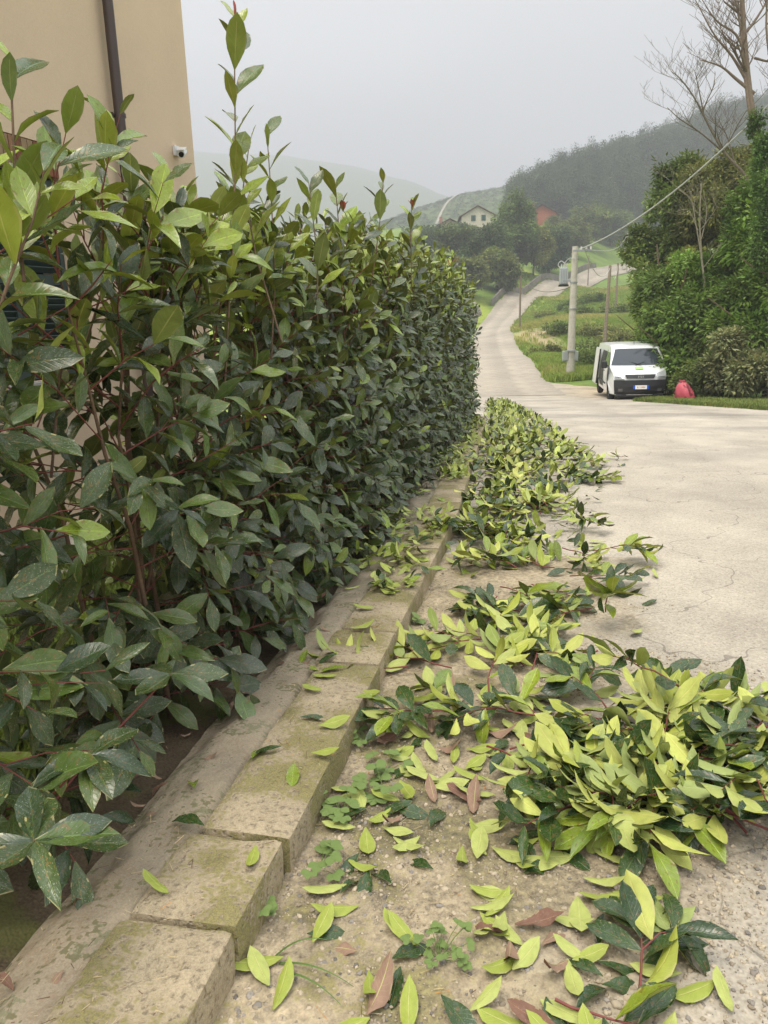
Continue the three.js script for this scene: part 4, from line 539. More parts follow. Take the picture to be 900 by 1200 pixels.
{
  const { t, top } = mp, k = 40.5 / FOC;
  for (const [dv, s] of [[70, 0.215], [118, 0.232], [40, 0.2]]) { const p = top.clone().lerp(V(0, 0, 0), dv / 150); put('steel_band', new THREE.CylinderGeometry(s, s, 0.06, 16).translate(p.x, p.y, p.z), metalM, t); }
  put('crossarm', mergeGeometries([box(0.9, 0.09, 0.09, top.x + 0.3, top.y - 0.25, 0.12), box(0.09, 0.09, 0.6, top.x + 0.5, top.y - 0.25, 0.2)]), metalM, t); for (const x of [0.25, 0.5, 0.72]) put('insulator', new THREE.CylinderGeometry(0.04, 0.055, 0.16, 10).translate(top.x + x, top.y - 0.13, 0.12), std({ lin: [0.6, 0.58, 0.52], roughness: 0.25 }), t);
  const p = at(660.5, 324, 40.3).sub(t.position), tr = put('transformer', rbox(0.44, 0.85, 0.5, 0.05, p.x, p.y, p.z), std({ lin: [0.33, 0.36, 0.37], roughness: 0.45 }), t);
  for (let i = 0; i < 5; i++) put('cooling_fin', box(0.05, 0.68, 0.06, p.x - 0.17 + i * 0.085, p.y - 0.02, p.z + 0.27), std({ lin: [0.45, 0.48, 0.48], roughness: 0.45 }), tr); put('base_rail', box(0.5, 0.09, 0.56, p.x, p.y - 0.46, p.z), darkM, tr);
  for (const x of [-0.12, 0, 0.12]) put('bushing', new THREE.CylinderGeometry(0.03, 0.05, 0.2, 10).translate(p.x + x, p.y + 0.52, p.z), std({ lin: [0.5, 0.48, 0.45], roughness: 0.3 }), tr);
  put('lead_wire', tube(new THREE.CatmullRomCurve3([V(p.x + 0.1, p.y + 0.6, p.z), V(p.x - 0.15, p.y + 0.78, p.z), V(p.x - 0.3, p.y + 0.6, p.z), V(p.x - 0.22, p.y + 0.45, p.z)]).getPoints(14), 0.018, 5), std({ lin: [0.6, 0.6, 0.6] }), tr); put('lead_wire', tube(new THREE.CatmullRomCurve3([V(p.x, p.y + 0.62, p.z), V(p.x + 0.2, p.y + 0.85, p.z), V(top.x, p.y + 0.8, 0.2)]).getPoints(12), 0.018, 5), std({ lin: [0.5, 0.5, 0.5] }), tr);
  put('bracket', box(Math.abs(top.x - p.x) + 0.1, 0.08, 0.08, (p.x + top.x * 0.8) / 2, p.y - 0.25, p.z * 0.5), metalM, t);
  for (const [u, w] of [[662.5, 0.3], [674.5, 0.26]]) { const q = at(u, 417, 40.3).sub(t.position), mb = put('meter_box', rbox(w, 0.5, 0.2, 0.02, q.x, q.y, q.z), boxM, t); put('box_door', rbox(w - 0.06, 0.42, 0.02, 0.008, q.x, q.y, q.z + 0.105), std({ lin: [0.36, 0.38, 0.38], roughness: 0.45 }), mb); }
  put('box_strap', box(0.62, 0.05, 0.05, (at(668, 411, 40.4).sub(t.position)).x, at(668, 411, 40.4).sub(t.position).y, 0.2), metalM, t);
}
const pA = pole('utility_pole', 'thin dark wooden pole at the inner edge of the bend', 609, 386, 610, 324, 86, 0.12, 0.09, std({ map: T.bark, lin: [1.0, 1.15, 1.25] }));
const pB = pole('utility_pole', 'tilted grey wooden pole rising out of the bank above the van', 708, 405, 713, 312, 62, 0.16, 0.11, woodPoleM);
const pC = pole('utility_pole', 'slim grey wooden pole farther up the bank behind tilted one', 721, 366, 723, 309, 98, 0.15, 0.11, woodPoleM);
const pD = pole('utility_pole', 'far braced pole at the top of the hill road', 735, 311, 735, 271, 196, 0.2, 0.16, poleM), pE = pole('utility_pole', 'leaning stay pole against the far braced pole', 729, 311, 734, 275, 196.6, 0.13, 0.1, poleM);
const pF = pole('utility_pole', 'thin pole beside the hill road above the retaining wall', 689, 328, 690, 300, 168, 0.13, 0.1, woodPoleM);
put('crossarm', box(1.6, 0.15, 0.15, pD.top.x, pD.top.y - 0.4, 0.2), metalM, pD.t);
function cable(label, a, b, sag, r, mat) { const pts = range(0, 1, 40).map((t) => a.clone().lerp(b, t).add(V(0, -sag * 4 * t * (1 - t), 0))); tag(put('overhead_cable', tube(pts, r, 6), mat), label, 'cable'); }
const cabM = std({ lin: [0.5, 0.5, 0.49], roughness: 0.6 }), cabDark = std({ lin: [0.10, 0.10, 0.10], roughness: 0.6 }), mt = mp.world.clone().add(V(0.2, -0.15, 0.1));
cable('thick pale overhead cable sagging from concrete pole up past the dead trees', mt, at(960, 62, 22), 0.75, 0.03, cabM);
cable('pale cable looping from the concrete pole to the tilted pole', mt.clone().add(V(0.3, -0.1, 0)), pB.world.clone().add(V(0, -0.2, 0)), 0.9, 0.02, cabM);
cable('thin cable from concrete pole to the far braced pole', mt.clone().add(V(0.3, 0, 0)), pD.world.clone().add(V(0, -0.3, 0)), 1.5, 0.025, cabM);
cable('thin dark cable crossing above the bend to the dark wooden pole', at(500, 347, 80), pA.world.clone().add(V(0, -0.1, 0)), 0.25, 0.022, cabDark);
cable('thin dark cable from dark wooden pole to the concrete pole', pA.world.clone().add(V(0, -0.1, 0)), mt.clone().add(V(-0.3, -1.8, 0)), 0.8, 0.018, cabDark);
cable('short hanging cable between the tilted pole and the slim pole', pB.world.clone().add(V(0, -0.3, 0)), pC.world.clone().add(V(0, -0.3, 0)), 1.2, 0.02, cabM);
// ---------------------------------------------------------------- the van
{
  const b = stand(at(736, 463, 28.6)), v = thing('parked_van', 'white panel van with black bumper parked under the thicket, side door slid open', 'van', undefined, b, R(0.5));
  const white = phys({ lin: [0.74, 0.75, 0.75], roughness: 0.3, clearcoat: 0.6, clearcoatRoughness: 0.1 }), glass = std({ lin: [0.045, 0.055, 0.065], roughness: 0.06, metalness: 0.2 }), plastic = std({ lin: [0.02, 0.021, 0.023], roughness: 0.55 }), chrome = std({ lin: [0.5, 0.52, 0.54], metalness: 0.9, roughness: 0.25 });
  const shape = (x, y, z) => { const k = 1 - 0.15 * smooth(0.95, 1.95, y) - 0.10 * smooth(1.7, 2.5, z) - 0.03 * smooth(0.7, 0.2, y); return [x * k, y - 0.03 * smooth(0.6, 1, Math.abs(x)) * smooth(1.5, 1.9, y), z - 0.16 * (Math.abs(x) / 0.96) ** 2 * smooth(1.0, 2.3, z)]; };
  const warp = (g) => { const p = g.attributes.position; for (let i = 0; i < p.count; i++) p.setXYZ(i, ...shape(p.getX(i), p.getY(i), p.getZ(i))); g.computeVertexNormals(); return g; };
  const prof = [[-2.45, 0.36], [-2.47, 1.0], [-2.42, 1.72], [-2.28, 1.88], [-1, 1.93], [0.6, 1.93], [1.02, 1.88], [1.2, 1.8], [1.55, 1.5], [1.86, 1.22], [2.1, 1.14], [2.32, 1.05], [2.41, 0.94], [2.44, 0.78], [2.44, 0.62], [2.4, 0.36]];
  const dense = (pts, k = 4) => { const o = []; for (let i = 0; i + 1 < pts.length; i++) for (let j = 0; j < k; j++) o.push([lerp(pts[i][0], pts[i + 1][0], j / k), lerp(pts[i][1], pts[i + 1][1], j / k)]); o.push(pts[pts.length - 1]); return o; };
  // closed body: top skin + sides; the wheel arches are cut out of the side outline
  const arch = (cz) => range(0, Math.PI, 10).map((a) => [cz + 0.37 * Math.cos(a), 0.34 + 0.37 * Math.sin(a)]);
  const outline = [...dense(prof, 3), ...arch(1.5), ...arch(-1.5).slice()]; const sh = new THREE.Shape(outline.map(([z, y]) => new THREE.Vector2(z, y)));
  const ex = new THREE.ExtrudeGeometry(sh, { depth: 1.80, steps: 10, bevelEnabled: true, bevelThickness: 0.06, bevelSize: 0.035, bevelSegments: 3 }).translate(0, 0, -0.9); ex.rotateY(-Math.PI / 2);
  const body = put('body', warp(ex), white, v);
  const patch = (name, pts, hw0, hw1, off, mat, parent = v) => put(name, warp(sheet(range(-1, 1, 14), range(0, 1, pts.length * 3 - 1), (s, t) => { const f = t * (pts.length - 1), i = Math.min(pts.length - 2, Math.floor(f)), z = lerp(pts[i][0], pts[i + 1][0], f - i), y = lerp(pts[i][1], pts[i + 1][1], f - i), dz = pts[i + 1][0] - pts[i][0], dy = pts[i + 1][1] - pts[i][1], l = Math.hypot(dz, dy); return { p: [s * lerp(hw0, hw1, t), y + Math.abs(dz) / l * off, z + Math.abs(dy) / l * off] }; })), mat, parent);
  const ws = patch('windscreen', [[1.215, 1.785], [1.55, 1.5], [1.82, 1.255]], 0.83, 0.93, 0.05, glass); for (const s of [-1, 1]) put('wiper', tube([V(s * 0.1, 1.27, 1.83), V(s * 0.1 - 0.5 * s, 1.4, 1.62)].map((q) => V(...shape(q.x, q.y + 0.03, q.z + 0.06))), 0.012, 5), plastic, ws);
  const lower = [[2.45, 0.83], [2.47, 0.6], [2.45, 0.42], [2.36, 0.27]]; patch('bumper', lower, 0.955, 0.93, 0.055, plastic); put('bumper_lip', warp(rbox(1.75, 0.12, 0.3, 0.04, 0, 0.31, 2.36)), plastic, v);
  const gr = patch('grille', [[2.40, 0.995], [2.455, 0.87]], 0.56, 0.50, 0.05, plastic); for (const y of [0.90, 0.94, 0.98]) put('grille_bar', tube(range(-0.5, 0.5, 10).map((x) => V(...shape(x, y, 2.485 - (y - 0.87) * 0.4))), 0.008, 5), std({ lin: [0.12, 0.12, 0.13], metalness: 0.6, roughness: 0.35 }), gr);
  // four slanted bars of the badge in the middle of the grille
  for (let i = 0; i < 4; i++) put('badge_bar', box(0.03, 0.1, 0.012, 0, 0, 0).applyMatrix4(new THREE.Matrix4().makeShear(0.15, 0, 0, 0, 0, 0)).translate(-0.08 + i * 0.052, 0.935, 2.51), chrome, gr);
  for (const s of [-1, 1]) { const h = put('headlight', warp(sheet(range(0, 1, 8), range(0, 1, 4), (a, t) => ({ p: [s * lerp(0.6, 0.95, a), lerp(lerp(1.05, 1.15, a), lerp(0.89, 0.9, a), t), lerp(lerp(2.36, 2.26, a), lerp(2.475, 2.43, a), t) + 0.085] }))), phys({ lin: [0.55, 0.57, 0.58], roughness: 0.12, metalness: 0.35, clearcoat: 1 }), v); put('headlight_rim', tube(range(0.62, 0.93, 5).map((x) => V(...shape(s * x, lerp(0.93, 0.945, (x - 0.6) / 0.35), lerp(2.475, 2.42, (x - 0.6) / 0.35) + 0.09))), 0.01, 5), plastic, h); put('fog_light', warp(box(0.16, 0.09, 0.03, s * 0.72, 0.5, 2.52)), std({ lin: [0.1, 0.1, 0.1], roughness: 0.2 }), v); }
  const cv = document.createElement('canvas'); cv.width = 256; cv.height = 64; const c = cv.getContext('2d'); c.fillStyle = '#f4f4f0'; c.fillRect(0, 0, 256, 64); c.fillStyle = '#1f55c4'; c.fillRect(0, 0, 34, 64); c.fillRect(222, 0, 34, 64); c.fillStyle = '#c9762a'; c.font = 'bold 40px sans-serif'; c.textAlign = 'center'; c.fillText('G 1 884', 128, 47); const pt = new THREE.CanvasTexture(cv); pt.colorSpace = THREE.SRGBColorSpace;
  put('number_plate', box(0.52, 0.13, 0.015, 0.02, 0.6, 2.545), [plastic, plastic, plastic, plastic, std({ map: pt, roughness: 0.4 }), plastic], v);
  for (const s of [-1, 1]) { // cab side windows, door seams, mirrors
    const sideX = (y, z, o) => { const q = shape(s * 0.965, y, z); return V(q[0] + s * o, q[1], q[2]); };
    const win = (name, z0, z1, za, zb, y0, y1, mat, o, par) => put(name, (() => { const g = sheet(range(0, 1, 6), range(0, 1, 5), (a, t) => { const q = sideX(lerp(y0, y1, t), lerp(lerp(z0, z1, a), lerp(za, zb, a), t), o); return { p: [q.x, q.y, q.z] }; }); if (s < 0) { g.index.array.reverse(); g.computeVertexNormals(); } return g; })(), mat, par ?? v);
    const door = win('cab_door', 0.35, 1.42, 0.42, 1.42, 0.42, 1.18, white, 0.01); win('side_window', 0.42, 1.68, 0.52, 1.18, 1.24, 1.72, glass, 0.012); put('door_handle', tube([sideX(1.05, 0.5, 0.03), sideX(1.05, 0.7, 0.03)], 0.016, 6), plastic, door);
    put('door_seam', mergeGeometries([tube([sideX(0.42, 0.34, 0.004), sideX(1.2, 0.36, 0.004), sideX(1.78, 0.48, 0.004)], 0.012, 4), tube([sideX(0.42, 1.5, 0.004), sideX(1.2, 1.72, 0.004)], 0.01, 4)]), plastic, v); put('side_trim', tube([sideX(0.62, -1.0, 0.01), sideX(0.62, 1.0, 0.01)], 0.035, 6), plastic, v);
    const q = sideX(1.3, 1.5, 0.16), mi = put('wing_mirror', rbox(0.2, 0.26, 0.13, 0.05, q.x, q.y, q.z), plastic, v); put('mirror_arm', tube([sideX(1.25, 1.52, 0), q], 0.025, 6), plastic, mi);
    for (const z of [1.5, -1.5]) { const w = put('wheel', new THREE.TorusGeometry(0.255, 0.085, 12, 28).scale(1, 1, 1.25).rotateY(Math.PI / 2), std({ lin: [0.018, 0.018, 0.019], roughness: 0.85 }), v); w.position.set(s * 0.83, 0.335, z); put('rim', new THREE.CylinderGeometry(0.2, 0.2, 0.12, 20).rotateZ(Math.PI / 2), std({ lin: [0.28, 0.29, 0.3], metalness: 0.6, roughness: 0.4 }), w); }
  }
  put('underbody', box(1.5, 0.2, 4.2, 0, 0.32, -0.1), plastic, v);
  // the slid-open side door on the visible flank, standing off the body, and the dark opening it leaves
  put('door_opening', (() => { const g = sheet(range(-0.75, 0.3, 4), range(0.45, 1.72, 6), (z, y) => { const q = shape(-0.965, y, z); return { p: [q[0] - 0.012, q[1], q[2]] }; }); return g; })(), plastic, v);
  const dg = warp(rbox(0.05, 1.36, 1.15, 0.02, -0.975, 1.1, -1.45)); dg.translate(-0.11, 0, 0); const sd = put('sliding_door', dg, white, v); put('door_edge', warp(box(0.06, 1.3, 0.03, -0.975, 1.1, -0.86)).translate(-0.11, 0, 0), plastic, sd);
  // faint green print on the bonnet
  patch('bonnet_print', [[1.98, 1.185], [2.16, 1.118]], 0.14, 0.14, 0.052, std({ lin: [0.42, 0.6, 0.22], roughness: 0.4 }));
  put('antenna', tube([V(0, 1.93, 0.8), V(0, 2.12, 0.68)], 0.008, 5), plastic, v);
}
{ // pink sack standing on the verge
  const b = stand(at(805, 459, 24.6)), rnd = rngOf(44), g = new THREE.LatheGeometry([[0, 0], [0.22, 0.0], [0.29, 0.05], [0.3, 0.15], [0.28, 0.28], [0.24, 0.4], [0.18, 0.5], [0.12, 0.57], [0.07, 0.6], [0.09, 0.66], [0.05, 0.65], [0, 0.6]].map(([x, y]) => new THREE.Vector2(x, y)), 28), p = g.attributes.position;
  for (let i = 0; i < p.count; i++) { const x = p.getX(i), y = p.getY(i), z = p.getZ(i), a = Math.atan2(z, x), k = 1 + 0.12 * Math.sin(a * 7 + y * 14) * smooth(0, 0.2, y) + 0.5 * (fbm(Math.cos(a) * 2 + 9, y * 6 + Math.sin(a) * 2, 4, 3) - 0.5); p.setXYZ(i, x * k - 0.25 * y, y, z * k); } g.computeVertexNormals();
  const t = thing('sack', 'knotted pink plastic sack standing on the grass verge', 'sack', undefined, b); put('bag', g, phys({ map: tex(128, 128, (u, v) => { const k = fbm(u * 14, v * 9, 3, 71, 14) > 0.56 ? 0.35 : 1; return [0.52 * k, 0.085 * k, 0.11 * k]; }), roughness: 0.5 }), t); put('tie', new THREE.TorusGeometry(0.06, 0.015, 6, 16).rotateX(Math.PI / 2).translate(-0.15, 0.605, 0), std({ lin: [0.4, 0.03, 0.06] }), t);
}
// ---------------------------------------------------------------- cuttings and fallen leaves
const groundTilt = (d) => Math.atan2(base(d + 0.5) - base(d - 0.5), 1);
function growCutting(rnd, L, o = {}) { // a cut branch lying along +z, leaves mostly turned over
  const pts = [], leaves = [], wood = []; let bend = (rnd() - 0.5) * 0.5; for (let i = 0; i <= 5; i++) { const t = i / 5; pts.push(V(bend * t * t * L, 0.012 + (o.arch ?? 0.06) * L * Math.sin(t * 2.4) + 0.02 * rnd(), t * L)); }
  wood.push(tube(pts, pts.map((_, i) => lerp(0.0045, 0.0018, i / 5)), 5)); const cls = () => (rnd() < (o.young ?? 0.25) ? 'young' : 'cut'), flip = o.flip ?? 0.5;
  const run = (q, from, n) => { const cv = new THREE.CatmullRomCurve3(q); let az = rnd() * 6; const over = rnd() < flip; for (let i = 0; i < n; i++) { const t = lerp(from, 1, Math.sqrt(i / (n - 1))), p = cv.getPointAt(t), ax = cv.getTangentAt(t); az += 2.4 + 0.4 * (rnd() - 0.5); const sd = ax.clone().cross(V(0, 1, 0)).normalize(), dir = ax.clone().multiplyScalar(0.35 + 0.6 * (i / n) ** 2).addScaledVector(sd, Math.cos(az)).add(V(0, 0.42 * Math.sin(az) * (p.y > 0.05 || Math.sin(az) > 0 ? 1 : -0.1), 0)).normalize(); const u = V(rnd() - 0.5, over !== rnd() < 0.2 ? -1 : 1, rnd() - 0.5).addScaledVector(dir, 0.3); p.y = Math.max(p.y, 0.008); leaves.push(makeLeaf(rnd, p, dir, u, (0.135 + 0.06 * rnd()) * (o.size ?? 1), cls())); } };
  run(pts, 0.25, o.n ?? 14); for (let k = 0; k < (o.forks ?? 2); k++) { const a = pts[1 + Math.floor(rnd() * 3)], an = (k % 2 ? 1 : -1) * (0.5 + 0.5 * rnd()), e = a.clone().add(V(Math.sin(an), 0.15 * rnd(), Math.cos(an)).multiplyScalar(L * (0.35 + 0.25 * rnd()))), q = [a, a.clone().lerp(e, 0.5).add(V(0, 0.02, 0)), e]; wood.push(tube(q, [0.003, 0.0024, 0.0014], 4)); run(q, 0.3, Math.round((o.n ?? 14) * 0.65)); }
  return { leaves, wood };
}
function cutting(label, group, p, yaw, L, seed, o = {}) {
  const rnd = rngOf(seed), t = thing('cut_branch', label, 'branch', group, p, yaw); t.rotation.set(o.pitch ?? 0, yaw, o.roll ?? 0, 'YXZ'); const g = growCutting(rnd, L, o);
  put('twig', mergeGeometries(g.wood), redTwigM, t); o.merge ? leafStuff(g.leaves, t, rnd) : g.leaves.forEach((l) => leafMesh(l, t)); return t;
}
{
  const rnd = rngOf(1234), onRoad = (u, v, h = 0) => { const p = onGround(u, v, h); return V(p.x, groundY(p.x, p.z) + h + 0.012, p.z); };
  // cuttings that the photograph shows singly: pixel of the cut end, heading of the tip in the ground plane, length, lift
  const single = [
    ['dark leafy sprig lying alone on the gravel beyond the kerb', 745, 1200, 2.85, 0.28, 0, { n: 11, forks: 1, flip: 0, young: 0.05 }],
    ['yellow-green sprig pointing along the gravel beside the dark sprig', 650, 1185, 1.2, 0.2, 0, { n: 7, forks: 0, flip: 0.2 }],
    ['rosette of broad pale leaves facing up at the edge of the cuttings', 712, 725, 0.4, 0.16, 0.04, { n: 12, forks: 0, flip: 1, young: 0.6, arch: 0.4, pitch: -0.9, size: 1.15 }],
    ['tiny green sprig lying by itself out on the road', 735, 538, -1.2, 0.16, 0, { n: 5, forks: 0 }],
    ['thin sprig with a few leaves reaching out over the road', 700, 770, -0.9, 0.24, 0, { n: 6, forks: 0, flip: 0.3 }],
    ['dark sprig with raised leaves on top of the near heap', 790, 815, -1.4, 0.3, 0.2, { n: 9, forks: 0, flip: 0, young: 0, pitch: -0.5 }],
    ['long cutting lying against the kerb with yellow tip leaves', 478, 790, -1.2, 0.42, 0.02, { n: 14, forks: 1 }],
    ['small cutting resting on the kerb top under the hedge', 505, 612, 0.6, 0.24, 0.13, { n: 11, forks: 0, flip: 0.8, young: 0.5 }],
  ];
  single.forEach(([label, u, v, yaw, L, h, o], i) => cutting(label, undefined, onRoad(u, v, h), yaw, L, 3000 + i, o));
  // the near heap: branches piled over one another
  const heapG = 'cut branches piled in the near heap';
  for (let i = 0; i < 34; i++) { const a = rnd() ** 0.8, b = rnd(), u = lerp(520, 930, a), v = lerp(lerp(820, 868, a), lerp(905, 1000, a), b), lay = 0.085 * rnd() * smooth(0, 0.4, a) * Math.sin(Math.PI * clamp(b * 0.8 + 0.15)), p = onRoad(u, v); p.y += lay; const L = 0.26 + 0.2 * rnd(), pale = rnd() < (a > 0.66 ? 0.8 : 0.32); cutting(`${L > 0.36 ? 'long' : 'short'} cut branch ${pale ? 'with pale leaf undersides turned up' : 'with dark glossy leaves'} ${lay > 0.04 ? 'on top of' : 'low in'} the big heap`, heapG, p, rnd() * 6.28, L, 4000 + i, { n: 10, forks: 2, flip: pale ? 1 : 0, young: 0.2, roll: 0.3 * (rnd() - 0.5), pitch: -0.15 * rnd() }); }
  // the swathe along the kerb
  const right = table([[2.2, -0.1], [3.2, 0.05], [3.6, 0.45], [4.4, 0.62], [6, 0.66], [7.6, 0.68], [10.2, 1.15], [12, 0.9], [14.4, 0.95], [18, 0.7], [25, 0.05]]), G2 = 'cut branches lying in the swathe along the kerb';
  for (let i = 0; i < 84; i++) { const d = 3.1 + 10.5 * (i + rnd()) / 84, xl = kerbX(d) + 0.1 + 0.16 * smooth(7, 4.5, d), x = lerp(xl, right(d), rnd()), p = V(x, groundY(x, -d) + 0.015 + 0.06 * rnd() * smooth(3, 6, d), -d); const L = 0.26 + 0.22 * rnd(), pale = rnd() < 0.62, f = (x - xl) / Math.max(0.1, right(d) - xl); cutting(`${L > 0.37 ? 'long' : 'short'} cut branch ${pale ? 'with pale upturned leaves' : 'with dark glossy leaves'} ${f < 0.33 ? 'close to the kerb' : f > 0.7 ? 'along the swathe edge' : 'in mid swathe'}${d > 7.2 ? ' past the gravel' : ''}`, G2, p, rnd() * 6.28, L, 5000 + i, { n: 10, forks: 1, flip: pale ? 1 : 0, young: 0.35, merge: d > 7.2, roll: 0.3 * (rnd() - 0.5) }); }
  const ms = [];
  for (let i = 0; i < 2300; i++) { const d = 5 + 21 * rnd() ** 0.9, x = lerp(kerbX(d) + 0.03, right(d), rnd() * (0.9 + 0.15 * rnd())), h = 0.015 + 0.09 * rnd() * smooth(6, 9, d) * smooth(0, 0.25, (right(d) - x)), p = V(x, groundY(x, -d) + h, -d); const dir = V(rnd() - 0.5, 0.9 * (rnd() - 0.3), rnd() - 0.5); ms.push(makeLeaf(rnd, p, dir, V(rnd() - 0.5, rnd() < 0.5 ? -1 : 1, rnd() - 0.5), 0.12 + 0.05 * rnd(), rnd() < 0.35 ? 'young' : 'cut')); }
  for (let i = 0; i < 1100; i++) { const d = 4.2 + 12 * rnd() ** 1.1, x = kerbX(d) - 0.04 - 0.5 * rnd(), p = V(x, groundY(x, -d) + 0.155 + 0.04 * rnd(), -d); if (fbm(x * 3, d * 1.2, 2, 71) < 0.42) continue; ms.push(makeLeaf(rnd, p, V(rnd() - 0.5, 0.4 * (rnd() - 0.3), rnd() - 0.5), V(0.6 * (rnd() - 0.5), rnd() < 0.6 ? -1 : 1, 0.6 * (rnd() - 0.5)), 0.09 + 0.04 * rnd(), rnd() < 0.5 ? 'young' : 'cut')); }
  const by = {}; ms.forEach((l) => { (by[l.cls] ??= []).push(l); }); for (const [k, list] of Object.entries(by)) { const im = instances('leaf_litter', leafGeos[k === 'cut' ? 0 : 2], leafMats[k], list.map((l) => l.m), list.map(() => { const t = 0.75 + 0.5 * rnd(); return new THREE.Color(t, t, t); })); tag(im, k === 'cut' ? 'dark and pale clippings heaped along the far kerb' : 'yellow-green young clippings heaped along the far kerb', 'clippings'); }
  // single fallen leaves
  const lie = (p, cls, o = {}) => { const a = o.yaw ?? rnd() * 6.28, flip = o.flip ?? rnd() < 0.6, geo = cls === 'dry' ? dryGeos[Math.floor(rnd() * 2)] : leafGeos[[0, 2, 5, 1][Math.floor(rnd() * 4)]], s = (o.s ?? 0.105 + 0.05 * rnd()), tilt = 0.25 * (rnd() - 0.5), dir = V(Math.cos(a), tilt - 0.03, Math.sin(a)), u = V(0.3 * (rnd() - 0.5), flip ? -1 : 1, 0.3 * (rnd() - 0.5)); const m = put('fallen_leaf', geo, leafMats[cls]); frame(p.clone().add(V(0, 0.01 + 0.5 * Math.abs(tilt) * s, 0)), dir, u, s).decompose(m.position, m.quaternion, m.scale); return m; };
  const kerbLeaves = [[228, 930], [300, 995], [198, 1052], [295, 895], [240, 975], [410, 740], [360, 765], [395, 795], [378, 812], [352, 845], [373, 855], [425, 812], [405, 785], [365, 887], [330, 880], [345, 900], [440, 715], [470, 695], [498, 670], [520, 640], [535, 610], [512, 585], [548, 560], [485, 690], [395, 770]];
  kerbLeaves.forEach(([u, v], i) => { const p = onGround(u, v, 0.135); p.y += 0.004; tag(lie(p, i % 5 === 4 ? 'cut' : 'young', { flip: i % 5 !== 4 && i % 3 > 0 }), i % 5 === 4 ? 'dark green fallen leaf lying on top of the kerb' : 'yellow-green fallen leaf lying on top of the kerb', 'leaf', i % 5 === 4 ? 'dark leaves on the kerb' : 'yellow-green leaves on the kerb'); });
  const spots = (n, f, cls, label, group, o = {}) => { for (let i = 0; i < n; i++) { const p = f(); p.y = groundY(p.x, p.z) + 0.012; const a = p.x - kerbX(-p.z), m = lie(p, cls, o); tag(m, label.replace('on the gravel strip', (m.scale.x > 0.13 && cls !== 'dry' ? ', large, ' : ' ') + (-p.z > 2.45 ? 'on gravel before the heap' : a < 0.2 ? 'at the foot of the kerb' : a > 0.75 ? 'where gravel meets road' : 'on open gravel')).replace(' ,', ','), 'leaf', group); } };
  const grav = () => { const d = 1.32 + 1.9 * rnd() ** 1.25, x = kerbX(d) + 0.07 + (0.55 + 0.4 * rnd()) * rnd() ** 0.8 * (d < 2.3 ? 1.25 : 1); return V(x, 0, -d); };
  spots(66, grav, 'young', 'yellow-green fallen leaf on the gravel strip', 'yellow-green leaves on the gravel', { flip: true }); spots(48, grav, 'cut', 'dark glossy fallen leaf on the gravel strip', 'dark leaves on the gravel', { flip: false }); spots(60, grav, 'cut', 'pale fallen leaf turned underside up on the gravel strip', 'overturned leaves on the gravel', { flip: true }); spots(26, grav, 'dry', 'dry brown curled leaf on the gravel strip', 'dry leaves on the gravel');
  spots(26, () => { const d = 3.5 + 9 * rnd(), x = right(d) + 0.05 + 0.3 * rnd() ** 2; return V(x, 0, -d); }, 'cut', 'single leaf scattered at the road edge of the swathe', 'stray leaves at the swathe edge');
  for (let i = 0; i < 26; i++) { const d = 1.1 + 3.4 * rnd(), x = kerbX(d) - 0.34 - 0.3 * rnd(), m = lie(V(x, bedY(x, -d) + 0.05 + 0.02 * rnd(), -d), 'dry', { s: 0.05 + 0.03 * rnd() }); tag(m, 'small dry brown leaf lying on the mortar strip', 'leaf', 'dry leaves on the mortar'); }
  // gravel and grit
  const peb = [1, 2, 3].map((s) => { const g = mergeVertices(new THREE.IcosahedronGeometry(1, 1)), p = g.attributes.position; for (let i = 0; i < p.count; i++) { const k = 0.75 + 0.5 * hash(i, s, 9); p.setXYZ(i, p.getX(i) * k, p.getY(i) * k * 0.65, p.getZ(i) * k * 1.15); } g.computeVertexNormals(); return g; }), pm = std({ roughness: 0.9 }), P = peb.map(() => ({ m: [], c: [] }));
  for (let i = 0; i < 44000; i++) { const d = 0.9 + 4.6 * rnd() ** 1.2, a = 1.75 * rnd() ** 1.15, x = kerbX(d) + a; if (fbm(x * 2.2, d * 2.2, 3, 601) + 0.3 * rnd() < 0.44 + 0.35 * smooth(3.4, 5.4, d + 0.6 * fbm(x * 3, d * 3, 2, 5)) + 0.35 * smooth(0.9, 1.75, a)) continue; const s = 0.0016 + 0.0055 * rnd() ** 5 + (rnd() < 0.012 ? 0.006 : 0), k = Math.floor(rnd() * 3), t = 0.5 + 0.6 * rnd(), w = rnd(); P[k].m.push(new THREE.Matrix4().compose(V(x, groundY(x, -d) + 0.008 + s * 0.2, -d), new THREE.Quaternion().setFromEuler(new THREE.Euler(rnd() * 0.6, rnd() * 6.28, rnd() * 0.6)), V(s, s, s))); P[k].c.push(new THREE.Color().setRGB((w < 0.2 ? 0.3 : 0.5) * t, (w < 0.2 ? 0.27 : 0.42) * t, (w < 0.2 ? 0.23 : 0.30) * t)); }
  P.forEach((q, k) => tag(instances('gravel', peb[k], pm, q.m, q.c), ['fine pale grit strewn between kerb and road', 'angular pale grit strewn between kerb and road', 'rounded pale grit strewn between kerb and road'][k], 'gravel'));
  const stick = new THREE.CylinderGeometry(0.5, 0.35, 1, 5).rotateX(Math.PI / 2), sm = [], sc = []; // dry straw, stalks and flower husks
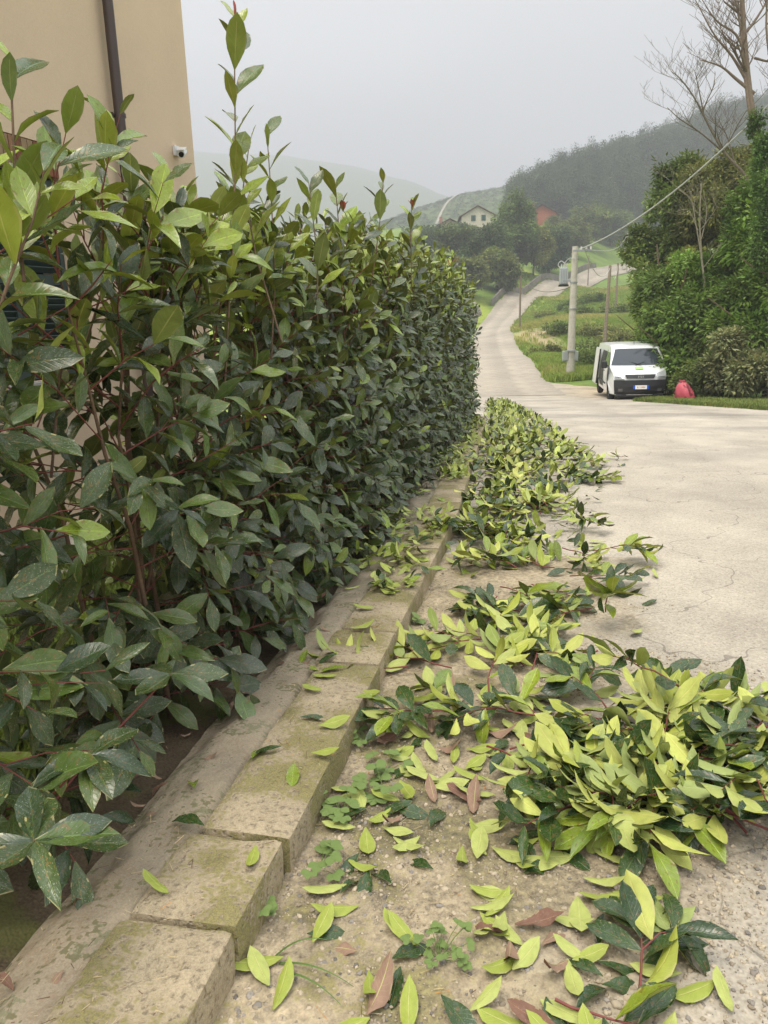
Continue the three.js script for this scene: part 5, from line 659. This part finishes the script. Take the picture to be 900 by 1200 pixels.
  for (let i = 0; i < 2600; i++) { const d = 1.0 + 3.6 * rnd() ** 1.2, a = rnd() < 0.75 ? 1.05 * rnd() ** 1.2 : -0.5 * rnd(), x = kerbX(d) + a; if (fbm(x * 3, d * 3, 2, 611) < 0.4) continue; const l = 0.008 + 0.035 * rnd() ** 2.5, w = 0.0012 + 0.0012 * rnd(), y = a > 0 ? groundY(x, -d) + 0.016 : groundY(x, -d) + 0.142; sm.push(new THREE.Matrix4().compose(V(x, y, -d), new THREE.Quaternion().setFromEuler(new THREE.Euler(0.25 * (rnd() - 0.5), rnd() * 6.28, 0)), V(w, w, l))); const t = 0.6 + 0.6 * rnd(), q = rnd(); sc.push(q < 0.06 ? new THREE.Color().setRGB(0.6 * t, 0.25 * t, 0.04 * t) : q < 0.3 ? new THREE.Color().setRGB(0.16 * t, 0.09 * t, 0.06 * t) : new THREE.Color().setRGB(0.5 * t, 0.4 * t, 0.22 * t)); }
  tag(instances('straw_litter', stick, pm, sm, sc), 'bits of straw and dry stalks strewn on gravel and kerb', 'litter');
  // small weeds at the foot of the kerb
  const weedM = phys({ lin: [0.17, 0.25, 0.06], roughness: 0.8, transmission: 0.2, thickness: 0 }), weedLeaf = leafGeo(0.36, 0.15, 0.2, 0.1, 0.05, 91);
  [[430, 870, 9, 0.02], [450, 930, 8, 0.022], [400, 960, 10, 0.02], [375, 1020, 8, 0.018], [515, 1125, 18, 0.011], [300, 1080, 7, 0.015], [480, 735, 7, 0.022], [455, 905, 7, 0.016]].forEach(([u, v, n, r], i) => {
    const p = onGround(u, v); p.y = groundY(p.x, p.z) + 0.006; const t = thing('weed', ['small round-leaved weed at the foot of the kerb', 'feathery pale weed growing in the gravel'][i === 4 ? 1 : 0], 'weed', i === 4 ? undefined : 'round-leaved weeds at the kerb foot', p); const st = [];
    for (let k = 0; k < n; k++) { const a = rnd() * 6.28, q = (0.02 + 0.06 * rnd()), h = 0.015 + 0.05 * rnd(), e = V(Math.cos(a) * q, h, Math.sin(a) * q); st.push(tube([V(0, -0.005, 0), V(e.x * 0.6, h * 0.7, e.z * 0.6), e], 0.0011, 4)); for (let q2 = 0; q2 < 3; q2++) { const m = put('leaf', weedLeaf, weedM, t), b2 = a + (q2 - 1) * 1.1; frame(e, V(Math.cos(b2), 0.25 * (rnd() - 0.3), Math.sin(b2)), V(0.3 * rnd(), 1, 0.3 * rnd()), r * (1.6 + 0.9 * rnd())).decompose(m.position, m.quaternion, m.scale); } } put('stalks', mergeGeometries(st), weedM, t, 'stuff');
  });
  const blade = (u, v, u2, v2, hgt, i) => { const a = onGround(u, v), b = onGround(u2, v2); a.y = groundY(a.x, a.z); b.y = groundY(b.x, b.z) + hgt; const m = a.clone().lerp(b, 0.5).add(V(0, 0.06, 0)), cv = new THREE.QuadraticBezierCurve3(a, m, b), g = sheet(range(-1, 1, 2), range(0, 1, 10), (s, t) => { const p = cv.getPoint(t), w = 0.005 * (1 - t * 0.85), q = cv.getTangent(t), sd = V(-q.z, 0, q.x).normalize(); return { p: [p.x + sd.x * s * w, p.y - Math.abs(s) * 0.001, p.z + sd.z * s * w] }; }); tag(put('grass_blade', g, std({ lin: [0.10, 0.17, 0.035], side: THREE.DoubleSide, roughness: 0.6 })), 'long curved grass blade growing from the kerb foot', 'grass blade', 'grass blades at the kerb foot'); };
  blade(320, 1130, 415, 1160, 0.01); blade(325, 1140, 400, 1185, 0.02); blade(318, 1125, 385, 1120, 0.05);
}
renderer.render(scene, camera);
